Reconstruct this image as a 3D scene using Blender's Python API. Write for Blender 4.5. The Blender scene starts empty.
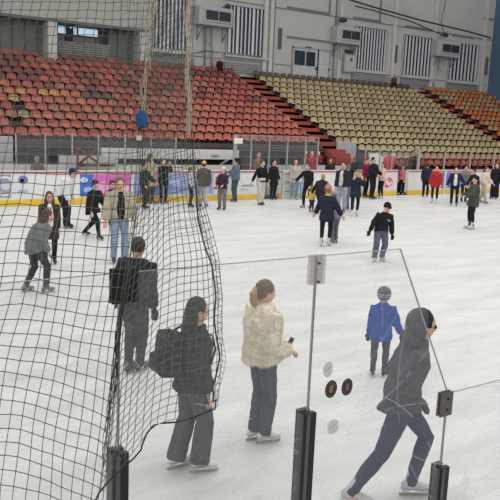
import bpy, bmesh, math, random
from mathutils import Vector, Matrix, noise
random.seed(7)
V = Vector
sc = bpy.context.scene
col = bpy.data.collections.new('rink'); sc.collection.children.link(col)
RAD = math.radians

# ------------------------------------------------------------------ camera
FPX, HC = 700.0, 3.1
th, pi_, ro = RAD(33.4), RAD(10.2), RAD(2.35)
F = V((math.sin(th)*math.cos(pi_), math.cos(th)*math.cos(pi_), -math.sin(pi_)))
Rr = V((math.cos(th), -math.sin(th), 0)); U = Rr.cross(F)
U2 = U*math.cos(ro) - Rr*math.sin(ro); R2 = Rr*math.cos(ro) + U*math.sin(ro)
CAM = V((0, 0, HC))
cam = bpy.data.cameras.new('camera'); co = bpy.data.objects.new('camera', cam); col.objects.link(co)
cam.sensor_width = 36; cam.lens = 36*FPX/500; cam.clip_end = 300; cam.clip_start = 0.05
M = Matrix((R2, U2, -F)).transposed().to_4x4(); M.translation = CAM; co.matrix_world = M
sc.camera = co
def ray(x, y): return F + R2*((x-250)/FPX) - U2*((y-250)/FPX)
def onz(x, y, z=0.0): d = ray(x, y); return CAM + d*((z-HC)/d.z)
def ony(x, y, Y): d = ray(x, y); return CAM + d*(Y/d.y)
def projy(P): d = P-CAM; return 250-FPX*d.dot(U2)/d.dot(F)

# ------------------------------------------------------------------ materials
def lin(c): return tuple(((v/255)/12.92 if v/255 <= .04045 else ((v/255+.055)/1.055)**2.4) for v in c)
def nn(nt, t, **kw):
    n = nt.nodes.new(t)
    for k, v in kw.items(): setattr(n, k, v)
    return n
_m = {}
def mat(name, c, rough=.75, var=.12, vscale=8., bump=.0, bscale=60., metal=0., spec=.3, sheen=0.):
    if name in _m: return _m[name]
    m = bpy.data.materials.new(name); m.use_nodes = True; nt = m.node_tree
    b = nt.nodes['Principled BSDF']; c3 = lin(c)
    b.inputs['Roughness'].default_value = rough; b.inputs['Metallic'].default_value = metal
    b.inputs['Specular IOR Level'].default_value = spec
    tc = nn(nt, 'ShaderNodeTexCoord')
    no = nn(nt, 'ShaderNodeTexNoise'); no.inputs['Scale'].default_value = vscale; no.inputs['Detail'].default_value = 4
    nt.links.new(tc.outputs['Object'], no.inputs['Vector'])
    cr = nn(nt, 'ShaderNodeMapRange'); cr.inputs[1].default_value = .3; cr.inputs[2].default_value = .7
    cr.inputs[3].default_value = 1-var; cr.inputs[4].default_value = 1+var
    nt.links.new(no.outputs['Fac'], cr.inputs[0])
    mx = nn(nt, 'ShaderNodeVectorMath', operation='SCALE'); mx.inputs[0].default_value = c3
    nt.links.new(cr.outputs[0], mx.inputs['Scale']); nt.links.new(mx.outputs[0], b.inputs['Base Color'])
    if bump:
        n2 = nn(nt, 'ShaderNodeTexNoise'); n2.inputs['Scale'].default_value = bscale; n2.inputs['Detail'].default_value = 3
        nt.links.new(tc.outputs['Object'], n2.inputs['Vector'])
        bp = nn(nt, 'ShaderNodeBump'); bp.inputs['Strength'].default_value = bump; bp.inputs['Distance'].default_value = .01
        nt.links.new(n2.outputs['Fac'], bp.inputs['Height']); nt.links.new(bp.outputs[0], b.inputs['Normal'])
    _m[name] = m; return m
def cloth(name, c): return mat('cloth_'+name, c, .85, .18, 9, .35, 45, spec=.15)

def ice_material():
    m = bpy.data.materials.new('ice'); m.use_nodes = True; nt = m.node_tree; b = nt.nodes['Principled BSDF']
    tc = nn(nt, 'ShaderNodeTexCoord')
    mp = nn(nt, 'ShaderNodeMapping'); mp.inputs['Scale'].default_value = (.35, 1.3, 1); mp.inputs['Rotation'].default_value = (0, 0, .5)
    nt.links.new(tc.outputs['Object'], mp.inputs[0])
    n1 = nn(nt, 'ShaderNodeTexNoise'); n1.inputs['Scale'].default_value = 1.6; n1.inputs['Detail'].default_value = 9; n1.inputs['Roughness'].default_value = .65
    nt.links.new(mp.outputs[0], n1.inputs[0])
    r1 = nn(nt, 'ShaderNodeValToRGB'); r1.color_ramp.elements[0].position = .3; r1.color_ramp.elements[1].position = .68
    r1.color_ramp.elements[0].color = (*lin((199, 200, 199)), 1); r1.color_ramp.elements[1].color = (*lin((226, 226, 225)), 1)
    nt.links.new(n1.outputs['Fac'], r1.inputs[0])
    # skate marks: thin bent lines where a warped noise crosses its middle value
    prev = r1.outputs[0]
    for k, (s, rot, thick) in enumerate(((1.1, .3, .0035), (1.7, 1.5, .003), (2.6, 2.4, .004))):
        mp2 = nn(nt, 'ShaderNodeMapping'); mp2.inputs['Rotation'].default_value = (0, 0, rot); mp2.inputs['Scale'].default_value = (.5, 1.6, 1)
        mp2.inputs['Location'].default_value = (k*7.3, 2.1*k, 0)
        nt.links.new(tc.outputs['Object'], mp2.inputs[0])
        n = nn(nt, 'ShaderNodeTexNoise'); n.inputs['Scale'].default_value = s; n.inputs['Detail'].default_value = .8
        nt.links.new(mp2.outputs[0], n.inputs[0])
        a = nn(nt, 'ShaderNodeMath', operation='SUBTRACT'); a.inputs[1].default_value = .5; nt.links.new(n.outputs['Fac'], a.inputs[0])
        ab = nn(nt, 'ShaderNodeMath', operation='ABSOLUTE'); nt.links.new(a.outputs[0], ab.inputs[0])
        lt = nn(nt, 'ShaderNodeMath', operation='LESS_THAN'); lt.inputs[1].default_value = thick; nt.links.new(ab.outputs[0], lt.inputs[0])
        mu = nn(nt, 'ShaderNodeMath', operation='MULTIPLY'); mu.inputs[1].default_value = .35; nt.links.new(lt.outputs[0], mu.inputs[0])
        mx = nn(nt, 'ShaderNodeMixRGB'); mx.inputs[2].default_value = (*lin((184, 185, 185)), 1)
        nt.links.new(mu.outputs[0], mx.inputs[0]); nt.links.new(prev, mx.inputs[1]); prev = mx.outputs[0]
    nt.links.new(prev, b.inputs['Base Color'])
    b.inputs['Roughness'].default_value = .42; b.inputs['Specular IOR Level'].default_value = .25
    n3 = nn(nt, 'ShaderNodeTexNoise'); n3.inputs['Scale'].default_value = 9; n3.inputs['Detail'].default_value = 8
    nt.links.new(mp.outputs[0], n3.inputs[0])
    bp = nn(nt, 'ShaderNodeBump'); bp.inputs['Strength'].default_value = .35; bp.inputs['Distance'].default_value = .02
    nt.links.new(n3.outputs['Fac'], bp.inputs['Height']); nt.links.new(bp.outputs[0], b.inputs['Normal'])
    return m

def glass_material(name, tint, haze, scratched, gloss=.03):
    """clear pane: mostly transparent, a little white haze from wear, a little mirror; scratches are white marks in its face"""
    m = bpy.data.materials.new(name); m.use_nodes = True; nt = m.node_tree
    nt.nodes.remove(nt.nodes['Principled BSDF']); out = nt.nodes['Material Output']
    tr = nn(nt, 'ShaderNodeBsdfTransparent'); tr.inputs[0].default_value = (*tint, 1)
    df = nn(nt, 'ShaderNodeBsdfDiffuse'); df.inputs[0].default_value = (.78, .8, .8, 1)
    gl = nn(nt, 'ShaderNodeBsdfGlossy'); gl.inputs['Roughness'].default_value = .05; gl.inputs[0].default_value = (1, 1, 1, 1)
    m1 = nn(nt, 'ShaderNodeMixShader'); m2 = nn(nt, 'ShaderNodeMixShader')
    m1.inputs[0].default_value = haze; m2.inputs[0].default_value = gloss
    tl = nn(nt, 'ShaderNodeBsdfTranslucent'); tl.inputs[0].default_value = (.9, .92, .92, 1); m0 = nn(nt, 'ShaderNodeMixShader'); m0.inputs[0].default_value = .6
    nt.links.new(df.outputs[0], m0.inputs[1]); nt.links.new(tl.outputs[0], m0.inputs[2])
    nt.links.new(tr.outputs[0], m1.inputs[1]); nt.links.new(m0.outputs[0], m1.inputs[2])
    nt.links.new(m1.outputs[0], m2.inputs[1]); nt.links.new(gl.outputs[0], m2.inputs[2]); nt.links.new(m2.outputs[0], out.inputs[0])
    if scratched:
        tc = nn(nt, 'ShaderNodeTexCoord'); acc = None
        def add(sock, amt):
            nonlocal acc
            mu = nn(nt, 'ShaderNodeMath', operation='MULTIPLY'); mu.inputs[1].default_value = amt; nt.links.new(sock, mu.inputs[0])
            if acc is None: acc = mu.outputs[0]
            else:
                ad = nn(nt, 'ShaderNodeMath', operation='MAXIMUM'); nt.links.new(acc, ad.inputs[0]); nt.links.new(mu.outputs[0], ad.inputs[1]); acc = ad.outputs[0]
        # specks and short nicks
        for rot, sc_, th_, amt in ((.6, (60, 60, 160), .72, .16), (-.5, (60, 60, 210), .72, .16), (0, (110, 110, 110), .7, .2)):
            mp = nn(nt, 'ShaderNodeMapping'); mp.inputs['Rotation'].default_value = (0, rot, 0); mp.inputs['Scale'].default_value = sc_
            nt.links.new(tc.outputs['Object'], mp.inputs[0])
            n = nn(nt, 'ShaderNodeTexNoise'); n.inputs['Scale'].default_value = 1; n.inputs['Detail'].default_value = 1
            nt.links.new(mp.outputs[0], n.inputs[0])
            g = nn(nt, 'ShaderNodeMath', operation='GREATER_THAN'); g.inputs[1].default_value = th_; nt.links.new(n.outputs['Fac'], g.inputs[0]); add(g.outputs[0], amt)
        # long arcs scored by sticks and blades: circle rims, broken up by noise
        for cx, cz, r, w in ((2.55, .55, 1.02, .0022), (3.9, 1.95, 1.12, .002), (2.2, 2.9, 1.65, .0018), (1.2, .2, 1.55, .0018), (3.1, .1, 1.28, .0015), (2.0, 1.9, .93, .0015), (4.4, 1.6, 1.3, .0016), (1.55, 2.9, 1.75, .0013)):
            cb = nn(nt, 'ShaderNodeSeparateXYZ'); nt.links.new(tc.outputs['Object'], cb.inputs[0])
            cm = nn(nt, 'ShaderNodeCombineXYZ'); nt.links.new(cb.outputs[0], cm.inputs[0]); nt.links.new(cb.outputs[2], cm.inputs[2])
            ds = nn(nt, 'ShaderNodeVectorMath', operation='DISTANCE'); nt.links.new(cm.outputs[0], ds.inputs[0]); ds.inputs[1].default_value = (cx, 0, cz)
            a = nn(nt, 'ShaderNodeMath', operation='SUBTRACT'); nt.links.new(ds.outputs['Value'], a.inputs[0]); a.inputs[1].default_value = r
            ab = nn(nt, 'ShaderNodeMath', operation='ABSOLUTE'); nt.links.new(a.outputs[0], ab.inputs[0])
            lt = nn(nt, 'ShaderNodeMath', operation='LESS_THAN'); lt.inputs[1].default_value = w; nt.links.new(ab.outputs[0], lt.inputs[0])
            n = nn(nt, 'ShaderNodeTexNoise'); n.inputs['Scale'].default_value = 3.0; nt.links.new(cm.outputs[0], n.inputs[0])
            g = nn(nt, 'ShaderNodeMath', operation='GREATER_THAN'); g.inputs[1].default_value = .47; nt.links.new(n.outputs['Fac'], g.inputs[0])
            mu = nn(nt, 'ShaderNodeMath', operation='MULTIPLY'); nt.links.new(lt.outputs[0], mu.inputs[0]); nt.links.new(g.outputs[0], mu.inputs[1])
            add(mu.outputs[0], .26)
        ad = nn(nt, 'ShaderNodeMath', operation='ADD'); ad.use_clamp = True; ad.inputs[1].default_value = haze
        nt.links.new(acc, ad.inputs[0]); nt.links.new(ad.outputs[0], m1.inputs[0])
    return m

# ------------------------------------------------------------------ object helpers
def tag(o, label=None, cat=None, group=None, kind=None):
    for k, v in (('label', label), ('category', cat), ('group', group), ('kind', kind)):
        if v: o[k] = v
    return o
def empty(name, loc=(0, 0, 0), rz=0.0):
    o = bpy.data.objects.new(name, None); col.objects.link(o); o.location = loc; o.rotation_euler.z = rz; o.empty_display_size = .1
    return o
def link(name, me, parent=None):
    o = bpy.data.objects.new(name, me); col.objects.link(o)
    if parent: o.parent = parent
    return o
class MB:
    def __init__(s): s.v = []; s.f = []; s.mi = []; s.cur = 0
    def add(s, vs, fs):
        b = len(s.v); s.v += [tuple(v) for v in vs]; s.f += [tuple(i+b for i in f) for f in fs]; s.mi += [s.cur]*len(fs)
    def box(s, a, b, rot=None, bev=0):
        x0, y0, z0 = a; x1, y1, z1 = b
        vs = [V(p) for p in ((x0,y0,z0),(x1,y0,z0),(x1,y1,z0),(x0,y1,z0),(x0,y0,z1),(x1,y0,z1),(x1,y1,z1),(x0,y1,z1))]
        if rot: vs = [rot @ v for v in vs]
        s.add(vs, [(0,3,2,1),(4,5,6,7),(0,1,5,4),(1,2,6,5),(2,3,7,6),(3,0,4,7)])
    def poly_prism(s, pts, d):      # pts: list of Vectors, extruded by d
        n = len(pts); vs = list(pts)+[p+d for p in pts]
        s.add(vs, [tuple(range(n))[::-1], tuple(range(n, 2*n))]+[(i, (i+1) % n, n+(i+1) % n, n+i) for i in range(n)])
    def loft(s, pts, rad, n=12, xref=V((1, 0, 0))):
        pts = [V(p) for p in pts]; rings = []; last = None
        for i, p in enumerate(pts):
            t = (pts[min(i+1, len(pts)-1)]-pts[max(i-1, 0)]); t = t.normalized() if t.length > 1e-9 else V((0, 0, 1))
            x = xref - t*xref.dot(t)
            if x.length < 1e-3: x = V((0, 1, 0))-t*t.y
            x.normalize(); y = t.cross(x); a = rad[i]; a = (a, a) if not isinstance(a, tuple) else a
            rings.append([p+x*(math.cos(2*math.pi*k/n)*a[0])+y*(math.sin(2*math.pi*k/n)*a[1]) for k in range(n)])
        vs = [v for r in rings for v in r]; fs = []
        for i in range(len(rings)-1):
            for k in range(n):
                k2 = (k+1) % n; fs.append((i*n+k, i*n+k2, (i+1)*n+k2, (i+1)*n+k))
        vs += [pts[0], pts[-1]]; c0, c1 = len(vs)-2, len(vs)-1; L = (len(rings)-1)*n
        for k in range(n):
            k2 = (k+1) % n; fs.append((c0, k2, k)); fs.append((c1, L+k, L+k2))
        s.add(vs, fs)
    def ball(s, c, r, n=12, m=8, T=None):
        c = V(c); r = (r, r, r) if not isinstance(r, tuple) else r; vs = []
        for j in range(m+1):
            ph = math.pi*j/m
            for k in range(n):
                a = 2*math.pi*k/n; q = V((math.sin(ph)*math.cos(a)*r[0], math.sin(ph)*math.sin(a)*r[1], math.cos(ph)*r[2]))
                vs.append(T @ (c+q) if T else c+q)
        fs = []
        for j in range(m):
            for k in range(n):
                k2 = (k+1) % n
                if j == 0: fs.append((0*n, (j+1)*n+k, (j+1)*n+k2)) if False else fs.append((j*n+k, (j+1)*n+k, (j+1)*n+k2))
                elif j == m-1: fs.append((j*n+k, (j+1)*n+k, j*n+k2))
                else: fs.append((j*n+k, (j+1)*n+k, (j+1)*n+k2, j*n+k2))
        s.add(vs, fs)
    def tube(s, pts, r, n=3, closed=False):
        """thin strand, cheap: one short prism per stretch"""
        pts = [V(p) for p in pts]
        for a, b in zip(pts, pts[1:]):
            t = b-a
            if t.length < 1e-6: continue
            t.normalize(); x = t.orthogonal().normalized(); y = t.cross(x)
            vs = [q+x*(math.cos(2*math.pi*k/n)*r)+y*(math.sin(2*math.pi*k/n)*r) for q in (a-t*r*.5, b+t*r*.5) for k in range(n)]
            s.add(vs, [(k, (k+1) % n, n+(k+1) % n, n+k) for k in range(n)])
    def mesh(s, name, mats, smooth=False):
        me = bpy.data.meshes.new(name); me.from_pydata(s.v, [], s.f)
        for m in (mats if isinstance(mats, (list, tuple)) else [mats]): me.materials.append(m)
        me.polygons.foreach_set('material_index', s.mi)
        if smooth: me.polygons.foreach_set('use_smooth', [True]*len(me.polygons))
        me.update(); return me
    def build(s, name, mats, parent=None, smooth=False):
        return link(name, s.mesh(name, mats, smooth), parent)
def bevel(o, w=.01, seg=2):
    b = o.modifiers.new('bevel', 'BEVEL'); b.width = w; b.segments = seg; b.limit_method = 'ANGLE'; return o

# voxel-welded figures are evaluated together at the end of the people section
JOBS = []
def weld(mb, name, mats, parent, vox, amp=0.0, freq=9., post=None, smooth=2):
    o = mb.build(name, mats, parent, True)
    r = o.modifiers.new('r', 'REMESH'); r.mode = 'VOXEL'; r.voxel_size = vox; r.use_smooth_shade = True
    if smooth:
        q = o.modifiers.new('s', 'SMOOTH'); q.factor = .5; q.iterations = smooth
    JOBS.append((o, amp, freq, post)); return o
def run_jobs():
    bpy.context.view_layer.update(); dg = bpy.context.evaluated_depsgraph_get(); out = []
    for o, amp, freq, post in JOBS: out.append(bpy.data.meshes.new_from_object(o.evaluated_get(dg)))
    for (o, amp, freq, post), me in zip(JOBS, out):
        o.modifiers.clear(); mats = [m for m in o.data.materials]; o.data = me; me.materials.clear()
        for m in mats: me.materials.append(m)
        if amp:
            off = V((hash(o.name) % 97, 3.1, 1.7)); nrm = [v.normal.copy() for v in me.vertices]
            for v, n_ in zip(me.vertices, nrm):
                q = v.co*freq+off; d = noise.noise(q)+.6*noise.noise(V((q.x*1.3, q.y*1.3, q.z*3.2)))
                v.co += n_*d*amp
        me.polygons.foreach_set('use_smooth', [True]*len(me.polygons))
        if post: post(me)
        me.update()
    JOBS.clear()

# ------------------------------------------------------------------ people
SKIN = mat('skin', (214, 168, 146), .6, .06, 20, spec=.3)
EYE = mat('eye_dark', (40, 30, 28), .4); LIP = mat('lips', (176, 104, 98), .5)
STEEL = mat('blade_steel', (170, 174, 178), .3, .05, metal=.8)

def hand(mb, w, d, up, side, s, curl=.5, fat=1.0):
    """palm with four unequal bent fingers and a thumb from the palm's side. w wrist, d forearm direction, up = back of hand"""
    d = d.normalized(); up = (up-d*up.dot(d)).normalized(); x = d.cross(up)*side
    p = w+d*.012*s
    mb.loft([w-d*.02*s, p, p+d*.04*s, p+d*.085*s], [(.022*s, .018*s), (.027*s, .017*s), (.038*s, .016*s), (.040*s, .013*s)], 10, x)
    k = p+d*.08*s
    for i, ln in enumerate((.066, .076, .070, .054)):
        b = k+x*((i-1.5)*-.0205*s); r = .0088*s*fat; pts = [b-d*.02*s, b]; a = 0
        for seg in (.45, .32, .25):
            a += curl*(.7 if seg == .45 else .9); dd = d*math.cos(a)-up*math.sin(a); pts.append(pts[-1]+dd*ln*seg*s)
        mb.loft(pts, [r, r, r*.98, r*.9, r*.65], 8, x)
    b = w+d*.03*s+x*.022*s; t1 = (d*.6+x*.72-up*.3).normalized(); t2 = (d*.9+x*.3-up*.35).normalized()
    mb.loft([b, b+t1*.035*s, b+t1*.035*s+t2*.03*s, b+t1*.035*s+t2*.05*s], [.014*s*fat, .0115*s*fat, .0095*s*fat, .006*s], 8, x)

def person(label, foot, H, az, top=None, bot=None, hair=None, hat=None, lean=0, side=0, feet=None, crouch=0, pel=(0, 0),
           arms=None, head=(0, 0), fem=0, kid=0, near=0, skate=(225, 225, 222), base=None, gloves=None, curl=.5, shoes=False, group=None,
           hood=None, scarf=None, shirt=None, open_front=False, zbase=0.0, category='person', fur=False):
    P = V(base) if base is not None else onz(*foot, 0.0)
    if base is None and P.y > 23.95: P = P*(23.95/P.y)
    P.z = zbase
    s = H/(1.72-.04*kid); vox = .0085 if near else .017; vc = .011 if near else .02
    toc = V((CAM.x-P.x, CAM.y-P.y, 0)).normalized(); right = V((-toc.y, toc.x, 0))   # picture right, seen from where people look at the rink
    a = RAD(az); fd = toc*math.cos(a)+right*math.sin(a)
    root = empty('person', P, math.atan2(fd.y, fd.x)-math.pi/2)
    tag(root, label, category, group)
    feet = feet or [(.10, .02, 8, 0), (-.10, -.02, -8, 0)]
    fh = (.05 if shoes else .115)*s     # ankle joint above the ice
    # --- skeleton
    LT, LS = .425*s*(1-.09*kid), .415*s*(1-.09*kid)
    hipx = (.088+.012*fem)*s
    ank = [V((f[0]*s, f[1]*s, fh+f[3]*s)) for f in feet]
    pz = 10
    for i, sg in enumerate((1, -1)):
        dx = ank[i].x-(pel[0]*s+sg*hipx); dy = ank[i].y-pel[1]*s; L = (LT+LS)*.992
        pz = min(pz, ank[i].z+math.sqrt(max(L*L-dx*dx-dy*dy, .01)))
    pz -= crouch*s; pv = V((pel[0]*s, pel[1]*s, pz))
    hips = [pv+V((hipx, 0, 0)), pv-V((hipx, 0, 0))]; knees = []
    for i in (0, 1):
        h_, k_ = hips[i], ank[i]; d = k_-h_; D = min(d.length, (LT+LS)*.999); dn = d.normalized()
        ca = (LT*LT+D*D-LS*LS)/(2*LT*D); off = math.sqrt(max(0, 1-ca*ca))*LT
        yaw = RAD(feet[i][2]); fwd = V((math.sin(yaw), math.cos(yaw), 0)); fwd = (fwd-dn*fwd.dot(dn)).normalized()
        knees.append(h_+dn*LT*ca+fwd*off)
    ln, sd = RAD(lean), RAD(side)
    def sp(l, dx=0, dy=0):
        p = pv.copy(); n = 12; q = l*s
        for k in range(n):
            f = min(1, max(0, (q*(k+.5)/n)/(.22*s))) if l > 0 else 0
            p += V((math.sin(sd*f), math.sin(ln*f), math.cos(ln*f)*math.cos(sd*f)))*(q/n)
        X = V((math.cos(sd), 0, -math.sin(sd))); Y = V((0, math.cos(ln), -math.sin(ln))) if l > .1 else V((0, 1, 0))
        return p+X*dx*s+Y*dy*s
    TX = V((math.cos(sd), 0, -math.sin(sd))); TU = V((math.sin(sd), math.sin(ln), math.cos(ln))).normalized(); TY = TU.cross(TX)
    wsh = (.178-.02*fem)*(1-.14*kid)
    arms = arms or [(4, 7, 18, 8), (8, 8, 22, 10)]
    shs, elb, wri, fdir = [], [], [], []
    for i, sg in enumerate((1, -1)):
        fl, ab, el, ins = [RAD(q) for q in arms[i]]; ab *= .72; ins *= .8
        sh = sp(.425)+TX*sg*wsh*s
        def dr(f_, a_): return (TX*(sg*math.sin(a_))+TY*(math.sin(f_)*math.cos(a_))-TU*(math.cos(f_)*math.cos(a_))).normalized()
        e = sh+dr(fl, ab)*.285*s; d2 = dr(fl+el, ab-ins); w = e+d2*.245*s
        shs.append(sh); elb.append(e); wri.append(w); fdir.append(d2)
    hp, hy = RAD(head[0]), RAD(head[1])
    hs = s*(1.07+.2*kid)
    nb = sp(.50); hu = (TU*.6+V((0, math.sin(hp), math.cos(hp)))*.55).normalized()
    hc = nb+hu*.125*hs
    hf = V((math.sin(-hy)*math.cos(hp), math.cos(hy)*math.cos(hp), -math.sin(hp))); hux = V((math.sin(hp)*math.sin(-hy), math.sin(hp)*math.cos(hy), math.cos(hp)))
    hx = hf.cross(hux).normalized(); hux = hx.cross(hf).normalized()
    HM = Matrix((hx, hf, hux)).transposed().to_4x4(); HM.translation = hc
    # --- body (one continuous surface)
    b = MB()
    f1 = fem
    b.loft([sp(-.12), sp(-.05), sp(.04), sp(.14), sp(.27), sp(.37), sp(.44), sp(.49), sp(.53), hc],
           [(.09*s, .08*s), ((.15+.01*f1)*s, .105*s), ((.16+.01*f1)*s, .11*s), ((.138-.012*f1)*s, .095*s), (.155*s-.01*s*f1, .112*s), (.17*s-.012*f1*s, .11*s), (.145*s, .085*s), (.075*s, .065*s), (.054*s, .056*s), (.05*hs, .055*hs)], 16, TX)
    for i in (0, 1):
        h_, k_, an = hips[i], knees[i], ank[i]
        b.loft([h_+V((0, 0, .03*s)), h_.lerp(k_, .3), h_.lerp(k_, .75), k_, k_.lerp(an, .3), k_.lerp(an, .75), an, an-V((0, 0, .03*s))],
               [.082*s, .078*s, .06*s, .053*s, .054*s, .038*s, .034*s, .034*s], 12)
        yaw = RAD(feet[i][2]); fw = V((math.sin(yaw), math.cos(yaw), 0))
        b.loft([an-fw*.05*s-V((0, 0, .035*s)), an-V((0, 0, .03*s)), an+fw*.08*s-V((0, 0, .045*s)), an+fw*.16*s-V((0, 0, .05*s))], [.03*s, .034*s, .032*s, .02*s], 10)
        b.loft([shs[i]-TX*(1, -1)[i]*.03*s, shs[i], shs[i].lerp(elb[i], .35), elb[i], elb[i].lerp(wri[i], .3), wri[i]], [.05*s, .052*s, .046*s, .038*s, .037*s, .024*s], 12)
        if not gloves:
            hand(b, wri[i], fdir[i], (TY if abs(fdir[i].dot(TY)) < .8 else TU), (1, -1)[i], s*1.02, curl, 1.0 if near else 1.35)
    n, m = 28, 22; vs = []
    for j in range(m+1):
        ph = math.pi*j/m
        for k in range(n):
            an_ = 2*math.pi*k/n; x, y, z = math.sin(ph)*math.cos(an_), math.sin(ph)*math.sin(an_), math.cos(ph)
            X, Y, Z = .076*x, .094*y, .118*z
            if z < 0: X *= 1-.34*z*z; Y *= 1-.10*z*z
            if y > 0:
                Y += .026*math.exp(-((x/.17)**2+((z+.17)/.17)**2)) + .010*math.exp(-((x/.3)**2+((z+.88)/.2)**2)) + .005*math.exp(-((z-.28)/.12)**2)*y
                Y -= .012*math.exp(-(((abs(x)-.4)/.17)**2+((z-.06)/.13)**2)); Y += .006*math.exp(-((x/.3)**2+((z+.52)/.08)**2))
            vs.append(HM @ (V((X, Y, Z))*(hs/1.0)))
    fs = []
    for j in range(m):
        for k in range(n):
            k2 = (k+1) % n
            fs.append((j*n+k, (j+1)*n+k, (j+1)*n+k2, j*n+k2) if 0 < j < m-1 else ((j*n+k, (j+1)*n+k, (j+1)*n+k2) if j == 0 else (j*n+k, (j+1)*n+k, j*n+k2)))
    b.add(vs, fs)
    for sg in (1, -1):
        b.ball((sg*.077*hs, -.004*hs, -.008*hs), (.012*hs, .02*hs, .031*hs), 8, 6, HM)
    inv = HM.inverted()
    def face(me, hs=hs, inv=inv):
        for p in me.polygons:
            q = (inv @ p.center)/hs
            if q.y > .06:
                if min((q-V((sx*.031, .083, .008))).length for sx in (1, -1)) < (.0125 if near else .016): p.material_index = 1
                elif abs(q.x) < .024 and abs(q.z+.062) < (.0075 if near else .01): p.material_index = 2
    weld(b, 'body', [SKIN, EYE, LIP], root, vox, post=face, smooth=2 if near else 1)
    # --- gloves
    if gloves:
        for i in (0, 1):
            g = MB(); hand(g, wri[i], fdir[i], (TY if abs(fdir[i].dot(TY)) < .8 else TU), (1, -1)[i], s*1.12, curl, 1.45)
            g.loft([wri[i]-fdir[i]*.05*s, wri[i], wri[i]+fdir[i]*.02*s], [.034*s, .032*s, .032*s], 10)
            weld(g, 'glove', [cloth('glove%s' % (gloves,), gloves)], root, vox)
    # --- trousers
    bt = dict(c=(45, 46, 52), ease=.012, flare=0., cuff=.0); bt.update(bot or {})
    e = bt['ease']; t = MB()
    t.loft([sp(-.13), sp(-.06), sp(.03), sp(.11)], [(.10*s, .085*s), ((.158+e)*s, (.112+e)*s), ((.165+e)*s, (.116+e)*s), ((.148+e)*s, (.104+e)*s)], 16)
    for i in (0, 1):
        h_, k_, an = hips[i], knees[i], ank[i]; fl = bt['flare']; end = an+(k_-an).normalized()*(.0+bt['cuff'])*s+V((0, 0, -.02*s if not bt['cuff'] else 0))
        t.loft([h_+V((0, 0, .05*s)), h_.lerp(k_, .3), h_.lerp(k_, .75), k_, k_.lerp(an, .35), k_.lerp(an, .75), end],
               [(.088+e*.5)*s, (.082+e)*s, (.066+e)*s, (.058+e+fl*.2)*s, (.056+e+fl*.5)*s, (.044+e+fl*.9)*s, (.042+e+fl)*s], 14)
    weld(t, 'trousers', [cloth('t%s' % (bt['c'],), bt['c'])], root, vc, .006 if near else .004, 11)
    # --- jacket / coat
    tp = dict(c=(40, 42, 48), puff=.03, hem=.0, slv=.02, kind='jacket'); tp.update(top or {})
    pf, hm, sl = tp['puff'], tp['hem'], tp['slv']; hm = hm+.03 if hm > 0 else .07
    def torso_mesh(pf, hm, neckh=.50, lo=-.03):
        j = MB(); pts, rd = [], []
        midk = (knees[0]+knees[1])/2; half = abs(knees[0].x-knees[1].x)/2
        if hm > 0:
            L = hm
            for q in (1., .66, .33):
                c_ = pv.lerp(midk, min(1.25, q*L/.42)); w_ = max(.165+pf, (.088*(1-q*L/.42)+half/s*(q*L/.42))+.095+pf*.5)
                pts.append(c_); rd.append((w_*s, (.125+pf+.015*q+abs(ank[0].y-ank[1].y)*.06*q)*s))
        for l, a_, b_ in ((lo, .162, .116), (.05, .166, .118), (.15, .150, .108), (.27, .163, .120), (.36, .178, .116), (.42, .176, .10), (.455, .14, .088), (.48, .095, .075), (neckh, .072, .068)):
            k = pf if l < .4 else pf*.5
            pts.append(sp(l)); rd.append(((a_*(1-.12*kid)-.012*fem+k)*s, (b_+k)*s))
        j.loft(pts, rd, 18, TX); return j
    j = torso_mesh(pf, hm, .515 if tp['kind'] != 'tee' else .49, -.05 if hm <= 0 else -.02)
    for i in (0, 1):
        sg = (1, -1)[i]
        if tp['kind'] == 'tee':
            j.loft([shs[i]-TX*sg*.06*s, shs[i], shs[i].lerp(elb[i], .6)], [(.06+sl)*s, (.062+sl)*s, (.052+sl)*s], 12)
        else:
            j.loft([shs[i]-TX*sg*.06*s, shs[i], shs[i].lerp(elb[i], .4), elb[i], elb[i].lerp(wri[i], .5), wri[i].lerp(elb[i], .04)],
                   [(.055+sl)*s, (.06+sl)*s, (.052+sl)*s, (.046+sl)*s, (.042+sl)*s, (.032+sl*.8)*s], 14)
    nm = 'coat' if hm > .12 else ('shirt' if tp['kind'] == 'tee' else 'jacket')
    jc = weld(j, nm, [cloth('j%s' % (tp['c'],), tp['c'])], root, vc, (.011 if near else .006)+(.004 if fur else 0), 8)
    if shirt:   # the front of the shirt where the jacket hangs open
        q = MB(); q.loft([sp(-.05, 0, .078+pf), sp(.2, 0, .066+pf), sp(.36, 0, .062+pf*.9), sp(.48, 0, .035+pf*.5)], [(.085*s, .08*s), (.085*s, .085*s), (.085*s, .08*s), (.055*s, .05*s)], 14, TX)
        weld(q, 'shirt', [cloth('s%s' % (shirt,), shirt)], root, vc)
    if fur:     # long pile standing off the jacket
        fm = MB(); rnd = random.Random(5)
        def pile(me):
            ps = [p for p in me.polygons]; 
            for _ in range(9000):
                p = ps[rnd.randrange(len(ps))]; c_, n_ = p.center, p.normal
                d = (n_*.8+V((rnd.uniform(-.5, .5), rnd.uniform(-.5, .5), rnd.uniform(-1.1, .1)))).normalized()*rnd.uniform(.018, .036)
                x = d.orthogonal().normalized()*.0022
                fm.add([c_-x, c_+x, c_+d], [(0, 1, 2)])
            mm = fm.mesh('fur_pile', mat('fur_pile', (226, 216, 196), .9, .12, 30)); link('fur_pile', mm, jc)
        JOBS[-1] = (JOBS[-1][0], JOBS[-1][1], JOBS[-1][2], pile)
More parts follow.
